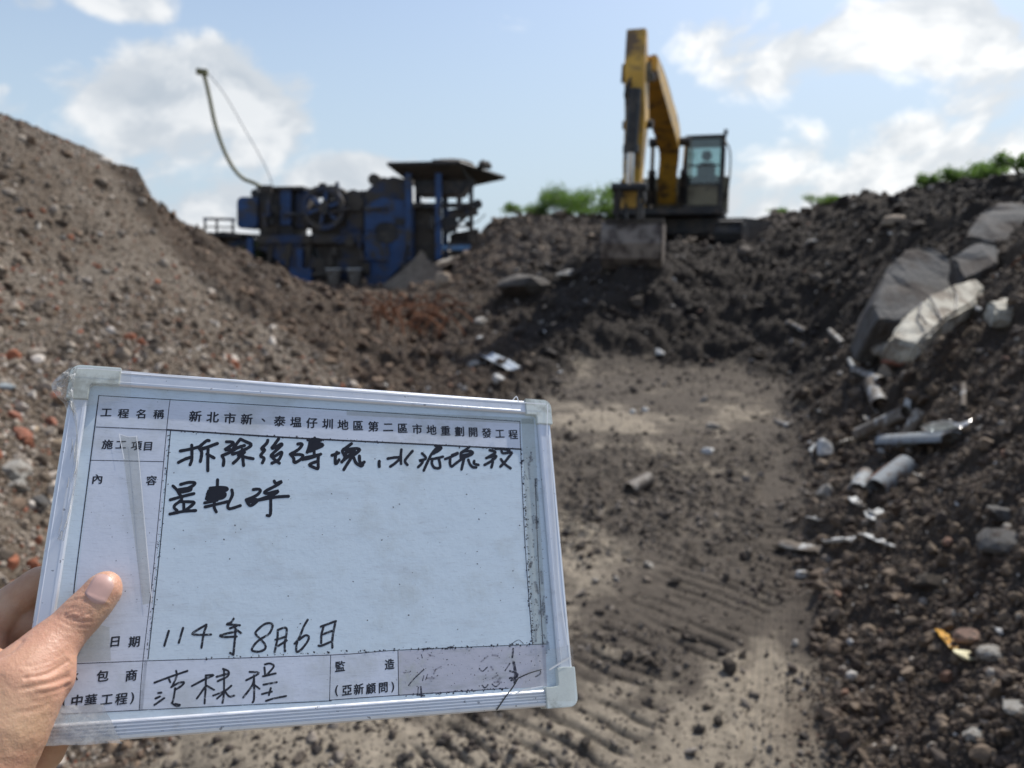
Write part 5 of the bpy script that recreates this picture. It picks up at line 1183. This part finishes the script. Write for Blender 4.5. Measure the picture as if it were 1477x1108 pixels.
A8 = zs(210, 950, 7.03, [[(90, 245), (250, 185), (425, 125)], [(310, 125), (315, 180), (270, 280)], [(230, 190), (250, 240)], [(125, 350), (160, 345)], [(100, 405), (145, 385)], [(90, 470), (190, 400)], [(260, 290), (330, 250), (390, 240), (360, 280), (300, 315)], [(300, 300), (285, 400), (270, 450)], [(265, 450), (310, 480), (350, 472), (300, 460)],
    [(470, 278), (600, 210), (690, 168), (620, 170)], [(610, 170), (610, 280), (598, 455)], [(600, 290), (560, 350), (520, 405)], [(620, 275), (695, 318)], [(785, 105), (840, 130), (830, 180), (730, 230)], [(720, 185), (840, 150)], [(795, 110), (795, 340), (780, 450)], [(685, 375), (800, 330), (870, 275)], [(800, 340), (725, 405)], [(810, 340), (850, 385), (900, 375)],
    [(1055, 135), (1150, 145), (1080, 190), (1020, 220)], [(1100, 170), (1085, 265), (990, 395)], [(1100, 200), (1100, 400), (1085, 445)], [(1100, 265), (1155, 305)], [(1210, 60), (1260, 50), (1300, 80), (1225, 170)], [(1205, 90), (1215, 175)], [(1190, 180), (1320, 150)], [(1195, 265), (1330, 240)], [(1180, 360), (1280, 335)], [(1270, 300), (1250, 370)], [(1220, 430), (1300, 405), (1425, 380)]])
strokes('handwriting', A6 + A7, .00008, INKW, 3.4); strokes('handwriting', A8, .00008, INKW, 3.1)
A9 = [(l, w) for l, w in zip(zs(570, 920, 5.68, [[(967, 90), (960, 160)], [(940, 210), (900, 270)], [(970, 200), (985, 290), (980, 370)], [(940, 272), (1005, 300), (950, 350)], [(690, 250), (715, 275), (755, 240)], [(715, 390), (735, 410), (760, 385)], [(795, 380), (825, 400), (855, 375)], [(210, 400), (215, 480)], [(180, 470), (240, 475)], [(110, 390), (160, 330), (235, 260)],
    [(235, 310), (225, 350)], [(265, 300), (250, 345)], [(1150, 320), (1190, 295), (1190, 275)], [(215, 140), (222, 165)], [(955, 50), (1010, 18), (1050, 48)], [(220, 92), (295, 88)], [(450, 80), (470, 78)], [(410, 90), (430, 88)], [(190, 405), (185, 470)], [(940, 330), (1000, 320)]]), (2.8, 1.8, 4.2, 3, 1.7, 2, 2, 2.6, 2.4, 2, 1.5, 1.5, 2, 1.5, 1, 2.5, 4, 3, 1.6, 3))]
strokes('smudge_mark', A9, .00007, SMUDGE, 2)
strokes('crack', [(l, 1.9) for l in zs(570, 920, 5.68, [[(1195, 262), (1100, 290), (1010, 330)], [(1005, 335), (960, 410), (900, 490), (832, 590)]])], .0030, pmat('crack_dark', (.03, .03, .03), .7), 2)
rr = random.Random(21); specks = []
def sp(x, y, w): a = rr.uniform(0, 3.1); specks.append(([(x, y), (x + math.cos(a) * w * .5, y + math.sin(a) * w * .5)], w))
for _ in range(120): t = rr.random(); sp(246 + (213.5 - 246) * t + rr.gauss(-1, 1.6), 622 + 328 * t, rr.uniform(.6, 1.7))
for _ in range(130): t = rr.random(); sp(751 + 17 * t + rr.gauss(1, 1.4), 640 + 290 * t, rr.uniform(.7, 2.3))
for _ in range(60): t = rr.random(); sp(752 + 17 * t + rr.uniform(2, 26), 640 + 290 * t, rr.uniform(.5, 1.5))
for _ in range(90): t = rr.random(); sp(250 + 500 * t, 621.5 + 26.5 * t + rr.gauss(0, .8), rr.uniform(.8, 2.2))
for _ in range(110): t = rr.random() ** .6; sp(215 + 550 * t, 953 - 24 * t + rr.gauss(-.5, 1.2), rr.uniform(.7, 2.4))
for _ in range(60): t = rr.random(); sp(575 + 160 * t, 1003 - 10 * t + rr.gauss(0, 1), rr.uniform(.7, 2.4))
for _ in range(70): sp(rr.uniform(240, 760), rr.uniform(650, 935), rr.uniform(.5, 1.8))
for _ in range(40): sp(rr.uniform(125, 225), rr.uniform(690, 870), rr.uniform(.4, 1.2))
for _ in range(120): sp(rr.uniform(580, 780), rr.uniform(936, 990), rr.uniform(.5, 1.4))
o = strokes('ink_specks', specks, .00010, SMUDGE, 1); o['kind'] = 'stuff'
def tape_mat(name, tint, white, rough):
    m = bpy.data.materials.new(name); m.use_nodes = True; t = NT(m.node_tree); t.n.clear(); tc = t('ShaderNodeTexCoord').outputs['Object']
    a = t('ShaderNodeTexNoise', {'Vector': tc, 'Scale': 120.0, 'Detail': 6.0, 'Roughness': .7})
    tr = t('ShaderNodeBsdfTransparent', {0: (*tint, 1)}); p = t('ShaderNodeBsdfPrincipled', {'Base Color': (.72, .72, .70, 1), 'Roughness': rough})
    mx = t('ShaderNodeMixShader', {0: t.maprange(a.outputs[0], .35, .7, white * .5, white * 1.6), 1: tr.outputs[0], 2: p.outputs[0]})
    t.l.new(mx.outputs[0], t('ShaderNodeOutputMaterial').inputs[0]); return m
# half wiped marker traces and grime
rg = random.Random(5); gh = []
gh = []
for _ in range(34):
    t = rg.random(); x = 756 + 18 * t + rg.uniform(0, 18); y = 650 + 280 * t; gh.append(([(x, y), (x + rg.uniform(-3, 3), y + rg.uniform(3, 18))], rg.uniform(1.0, 4.5)))
for _ in range(12):
    x, y = rg.uniform(585, 770), rg.uniform(945, 985); gh.append(([(x, y), (x + rg.uniform(-12, 12), y + rg.uniform(-8, 8))], rg.uniform(1.0, 4)))
strokes('grime', gh, .00075, tape_mat('grime', (.74, .74, .76), .02, .5), 2)
# printed characters
glyph_cache = {}
def glyph(ch):
    if ch not in glyph_cache:
        cu = bpy.data.curves.new('g', 'FONT'); cu.body = ch; cu.size = 1; cu.resolution_u = 3
        ob = bpy.data.objects.new('g', cu); COL.objects.link(ob); dg = bpy.context.evaluated_depsgraph_get(); me = bpy.data.meshes.new_from_object(ob.evaluated_get(dg))
        co = [v.co.copy() for v in me.vertices]; fc = [tuple(p.vertices) for p in me.polygons]
        bpy.data.objects.remove(ob); bpy.data.curves.remove(cu); bpy.data.meshes.remove(me)
        cx_ = (min(c.x for c in co) + max(c.x for c in co)) / 2; cy_ = (min(c.y for c in co) + max(c.y for c in co)) / 2
        if ch in '、': cx_ += .0; cy_ = cy_ + .0
        glyph_cache[ch] = ([(c.x - cx_, c.y - cy_) for c in co], fc)
    return glyph_cache[ch]
def text(chars, pos, size, z=.00009, m=PRINT):
    V_, F_ = [], []
    for ch, (px, py) in zip(chars, pos):
        co, fc = glyph(ch); c = b3(px, py, z); k = len(V_)
        for x, y in co:
            y2 = y + .07 * x; V_.append(c + Vector((x * size * .97, y2 * size, 0)))
        F_ += [tuple(i + k for i in f) for f in fc]
        for q_, (ex, ey) in enumerate(((.036, .0), (-.026, .018), (.0, -.030))):
            k = len(V_); V_ += [c + Vector(((x + ex) * size * .97, (y + .07 * x + ey) * size, 3e-6 * (q_ + 1))) for x, y in co]; F_ += [tuple(i + k for i in f) for f in fc]
    return put('printed_text', mesh('printed_text', V_, F_), m, wb)
hd = '新北市新、泰塭仔圳地區第二區市地重劃開發工程'
ca_, cb_ = b3(281.8, 600.4), b3(740, 626.8)
V0 = []
def topx(p):
    w = BM @ p; x, y = project(w.x, w.y, w.z); return (x, y)
text(hd, [topx(ca_.lerp(cb_, i / (len(hd) - 1))) for i in range(len(hd))], .0075)
text('工程名稱', [(153.3, 595), (178, 596.5), (203, 597), (229, 597.6)], .0062)
text('施工項目', [(155, 641), (174.5, 641.5), (197, 643), (213.5, 643.8)], .0060)
text('內容', [(140.5, 691), (218.4, 693)], .0060)
text('日期', [(166, 925.6), (193.6, 925.6)], .0060)
text('承包商', [(104, 976), (148, 974.8), (189.4, 974)], .0061)
text('(中華工程)', [(92.7, 1012), (111, 1010.8), (131, 1010), (154, 1009), (175, 1008), (190.8, 1007)], .0061)
text('監造', [(490.5, 961), (562, 958)], .0062)
text('(亞新顧問)', [(485.4, 996.5), (500.5, 995.5), (517.5, 994), (535, 993), (552.8, 991.8), (566.4, 991)], .0062)
# adhesive tape, and the light painted along the top rail
TAPE = tape_mat('clear_tape', (.95, .95, .94), .10, .15); TAPEC = tape_mat('yellowed_tape', (.87, .87, .84), .10, .25); TAPEW = tape_mat('whitened_tape', (.9, .9, .9), .5, .12)
patch('tape', [(174, 628), (199, 631), (218, 870), (206, 872)], .0006, TAPEC, 6, .00012, seed=3)
strokes('tape_and_lit_edge', [([(197, 629), (203, 690), (211, 780), (219, 868)], 1.3), ([(172, 626), (179, 662)], 1.3), ([(172, 626), (185, 630), (197, 629)], .9)], .0009, pmat('white_edge', (.85, .85, .85), .3), 1)
patch('tape', [(752, 604), (770, 605), (790, 930), (768, 930)], .0007, TAPEC, 6, .00010, seed=4)
patch('tape', [(500, 592), (770, 603), (770, 612), (500, 599)], .0005, TAPEC, 4, .00006, seed=5)
patch('tape', [(98, 890), (158, 905), (160, 953), (96, 957)], .0005, TAPEC, 4, .00008, seed=8)
patch('tape', [(776, 940), (826, 930), (829, 1012), (742, 1010)], .0041, TAPE, 7, .0003, seed=6)
patch('tape', [(98, 528), (190, 533), (188, 575), (100, 590)], .0042, TAPE, 6, .0002, seed=7)
patch('tape', [(66, 1020), (150, 1016), (176, 1072), (60, 1076)], .0034, TAPEW, 8, .0006, seed=9)
strokes('tape_and_lit_edge', [([(790, 583), (789, 628)], 1.2), ([(792, 628), (800, 740), (808, 855), (819, 930)], 1.4), ([(793, 966), (806, 958), (823, 948)], 2.2), ([(741, 1002), (757, 995), (782, 990)], 1.8), ([(740, 577), (745, 572), (748, 580)], 1.5), ([(110, 531.5), (168, 534.5), (480, 562), (787, 583)], 1.6)], .0043, MATS['white_edge'], 1)  # tape edges, plus the top rail's sunlit edge painted as a white line
# crumpled film sticking out past the upper left corner and running down the left rail
def film(outl, name='tape', m=TAPE, n=10, wav=.0018, seed=0):
    L_, R_ = outl; V_, F_ = [], []; rr = random.Random(seed)
    lp = curve_pts([b3(x, y, z) for x, y, z in L_], 4); rp = curve_pts([b3(x, y, z) for x, y, z in R_], 4)
    for a, b in zip(lp, rp):
        for j in range(n + 1):
            t = j / n; w = wav * math.sin(t * math.pi) ; V_.append(a.lerp(b, t) + Vector((rr.gauss(0, 1) * w * .25, rr.gauss(0, 1) * w * .25, rr.gauss(0, 1) * w)))
    for i in range(len(lp) - 1):
        for j in range(n): k = i * (n + 1) + j; F_.append((k, k + 1, k + n + 2, k + n + 1))
    return put(name, mesh(name, V_, F_), m, wb)
film(m=TAPEW, outl=([(100, 531, .002), (84, 543, .001), (74, 556, 0), (82, 572, 0), (96, 592, 0), (97, 660, 0), (80, 780, 0)], [(112, 530, .0045), (108, 545, .0045), (106, 560, .0045), (106, 580, .004), (110, 600, .0035), (112, 680, .003), (92, 780, .003)]), seed=2)
film(([(76, 552, .0), (88, 543, .001), (100, 532, .002)], [(92, 562, .001), (98, 552, .002), (106, 538, .003)]), m=TAPEW, n=6, wav=.0012, seed=4)

# ------------------------------------------------------------------ the hand
def skin_mat():
    m = bpy.data.materials.new('skin'); m.use_nodes = True; t = NT(m.node_tree); t.n.clear(); tc = t('ShaderNodeTexCoord').outputs['Object']
    a = t('ShaderNodeTexNoise', {'Vector': tc, 'Scale': 55.0, 'Detail': 6.0, 'Roughness': .65}); v = t('ShaderNodeTexVoronoi', {'Vector': tc, 'Scale': 900.0}, feature='DISTANCE_TO_EDGE')
    b_ = t('ShaderNodeTexNoise', {'Vector': tc, 'Scale': 22.0, 'Detail': 3.0})
    c = t.mix(t.maprange(a.outputs[0], .3, .7), (.60, .375, .235, 1), (.50, .285, .175, 1)); c = t.mix(t.math('MULTIPLY', t.maprange(b_.outputs[0], .45, .70), .7), c, (.58, .29, .20, 1))
    p = t('ShaderNodeBsdfPrincipled', {'Base Color': c, 'Roughness': t.maprange(a.outputs[0], .3, .7, .42, .58)}); p.inputs['Subsurface Weight'].default_value = .25
    p.inputs['Subsurface Radius'].default_value = (.009, .004, .002); p.inputs['Subsurface Scale'].default_value = .5
    h = t.math('ADD', t.math('MULTIPLY', v.outputs['Distance'], .35), t('ShaderNodeTexNoise', {'Vector': tc, 'Scale': 420.0, 'Detail': 4.0}).outputs[0])
    bp_ = t('ShaderNodeBump', {'Height': h, 'Strength': .5, 'Distance': .0008}); t.l.new(bp_.outputs[0], p.inputs['Normal']); t.l.new(p.outputs[0], t('ShaderNodeOutputMaterial').inputs[0]); return m
SKIN = skin_mat()
PXM = .000392                                   # metres per photograph pixel at the held edge
chains = [
    [(152, 846, .0093, 21), (148, 853, .0098, 25), (136, 868, .0100, 26.5), (116, 889, .0108, 28), (98, 908, .0112, 28.5), (76, 930, .013, 33), (54, 958, .016, 40), (24, 1000, .019, 54), (-12, 1052, .019, 64), (-60, 1110, .016, 78), (-130, 1210, .01, 84), (-220, 1340, .0, 92)],
    [(-75, 1000, -.008, 62), (-30, 915, -.020, 36), (14, 874, -.024, 27), (58, 842, -.022, 25), (105, 832, -.019, 22), (150, 840, -.0175, 19)],
    [(-70, 1010, -.012, 60), (-20, 935, -.026, 34), (18, 908, -.029, 27), (60, 900, -.026, 24), (105, 898, -.020, 21), (150, 900, -.0175, 18)],
    [(-70, 1050, -.014, 60), (-10, 1000, -.030, 34), (40, 975, -.028, 25), (90, 962, -.021, 21), (135, 955, -.0175, 18)],
    [(-70, 1100, -.012, 62), (-10, 1120, -.030, 40), (40, 1108, -.030, 29), (66, 1085, -.026, 24), (85, 1050, -.0185, 20), (110, 1020, -.0175, 17)],
    [(-70, 1000, -.008, 62), (-80, 1060, -.008, 72), (-90, 1130, -.004, 80), (-130, 1210, .0, 84)],
    [(66, 962, .0155, 35), (68, 978, .0150, 33), (52, 996, .015, 36)],
    [(-34, 985, .0, 46), (-14, 1000, .006, 50)],
]
bm = bmesh.new()
for ch in chains:
    pts = [(b3(x, y, z), r * PXM) for x, y, z, r in ch]
    for i in range(len(pts) - 1):
        (a, ra), (b, rb) = pts[i], pts[i + 1]; n = max(2, int((b - a).length / (min(ra, rb) * .22)))
        for k in range(n + (1 if i == len(pts) - 2 else 0)):
            t = k / n; bmesh.ops.create_icosphere(bm, subdivisions=3, radius=ra + (rb - ra) * t, matrix=Matrix.Translation(a.lerp(b, t)))
me = bpy.data.meshes.new('hand_raw'); bm.to_mesh(me); bm.free()
tmp = bpy.data.objects.new('hand_raw', me); COL.objects.link(tmp)
md = tmp.modifiers.new('r', 'REMESH'); md.mode = 'VOXEL'; md.voxel_size = .0009
md = tmp.modifiers.new('s', 'SMOOTH'); md.iterations = 14; md.factor = .6
dg = bpy.context.evaluated_depsgraph_get(); hm_ = bpy.data.meshes.new_from_object(tmp.evaluated_get(dg)); bpy.data.objects.remove(tmp)
hm_.name = 'hand'
nv = len(hm_.vertices); co = np.empty(nv * 3); hm_.vertices.foreach_get('co', co); co = co.reshape(-1, 3)
nr = np.empty(nv * 3); hm_.vertices.foreach_get('normal', nr); nr = nr.reshape(-1, 3)
# flatten the thumb where it presses on the board, then press in the skin creases
tm_ = (co[:, 2] > -.002) & (co[:, 0] > .0); co[tm_, 2] = np.maximum(co[tm_, 2], .0009)
M3 = np.array(BM.to_3x3()); wco = co @ M3.T + np.array(BM.translation); wp = np.stack(project(wco[:, 0], wco[:, 1], wco[:, 2]), 1)
front = (co[:, 2] > .004) & (nr[:, 2] > -.1)
def crease(pts, depth, sg):
    pl = np.array([(p.x, p.y) for p in curve_pts([Vector((x, y, 0)) for x, y in pts], 6)]); d = np.full(nv, 1e9)
    for a, b in zip(pl[:-1], pl[1:]):
        e = b - a; t = np.clip(((wp - a) @ e) / (e @ e), 0, 1); d = np.minimum(d, np.linalg.norm(wp - a - t[:, None] * e, axis=1))
    return depth * np.exp(-(d / sg) ** 2)
disp = np.zeros(nv)
for pts, dep, sg in [([(93, 887), (108, 882), (119, 888), (131, 884)], .0007, 1.8), ([(92, 890), (112, 896), (131, 896)], .0008, 2), ([(84, 893), (105, 904), (128, 905)], .0004, 2), ([(96, 880), (106, 876), (118, 880)], .0005, 1.8), ([(104, 888), (110, 892), (118, 889)], .0005, 1.5),
        ([(76, 900), (100, 912), (122, 914)], .00025, 2.2), ([(36, 978), (67, 972), (98, 954)], .0011, 2.6), ([(30, 994), (67, 987), (99, 976)], .0008, 2.4), ([(60, 1002), (82, 996), (98, 988)], .0006, 2.4), ([(40, 1014), (70, 1008), (88, 1002)], .0004, 3), ([(30, 962), (60, 958), (90, 944)], .0003, 2.5),
        ([(-5, 950), (15, 940), (32, 925)], .0010, 3), ([(50, 968), (70, 963), (94, 950)], .0004, 2), ([(20, 1030), (50, 1024), (72, 1014)], .0004, 3.5), ([(99, 868), (120, 862), (140, 868), (154, 874)], .0003, 2)]:
    disp -= crease(pts, dep * .62, sg)
for pts, dep, sg in [([(98, 884), (112, 886), (126, 890)], .0005, 2.2), ([(112, 862), (124, 860), (142, 866), (155, 869)], .0006, 2.2), ([(45, 982), (70, 979), (98, 966)], .0007, 3.2), ([(55, 994), (80, 990), (99, 982)], .0008, 3.0)]:
    disp += crease(pts, dep * .62, sg)
co = co + nr * (disp * front)[:, None]
hm_.vertices.foreach_set('co', co.ravel()); hm_.update(); hm_.polygons.foreach_set('use_smooth', [True] * len(hm_.polygons))
pers = bpy.data.objects.new('person', None); COL.objects.link(pers); pers.matrix_world = BM
tag(pers, 'left hand gripping the whiteboard edge with the thumb on its front', 'person')
hand = put('hand', hm_, SKIN, pers)
# thumb nail, laid on the thumb surface
bv = BVHTree.FromPolygons([Vector(c) for c in co], [tuple(p.vertices) for p in hm_.polygons])
axn = Vector((18, -32, 0)).normalized(); pxn = Vector((-axn.y, axn.x, 0)); V_, F_, C_ = [], [], []; nu, nw = 14, 12; cen = Vector((144, 850, 0))
def nail_pt(u_, w_):
    L = 21.5; half = 17.5 * (1 - .10 * max(0, u_) ** 2); x = cen + axn * (L * u_ * (1 - .18 * w_ * w_ * (1 if u_ > 0 else .9))) + pxn * (half * w_ * math.sqrt(max(0, 1 - max(0, abs(u_) - .72) ** 2 * 6)))
    d = (BI.to_3x3() @ ray(x.x, x.y)).normalized(); hitp, nn_, _, _ = bv.ray_cast(camL, d)
    return (hitp + nn_ * (.00045 + .0002 * (1 - w_ * w_) - (.0006 if u_ < -.93 or abs(w_) > .97 else 0))) if hitp else None
grid = {}
for i in range(nu + 1):
    for j in range(nw + 1):
        p = nail_pt(-1 + 2 * i / nu, -1 + 2 * j / nw)
        if p is not None: grid[i, j] = len(V_); V_.append(p)
for i in range(nu):
    for j in range(nw):
        k4 = [(i, j), (i + 1, j), (i + 1, j + 1), (i, j + 1)]
        if all(k in grid for k in k4): F_.append(tuple(grid[k] for k in k4))
NAIL = pmat('nail', (.56, .35, .30), .38, var=.06, scale=120)
nl = put('thumbnail', mesh('thumbnail', V_, F_), NAIL, pers, smooth=True)
print('tris', sum(len(o.data.polygons) for o in S.objects if o.type == 'MESH'))
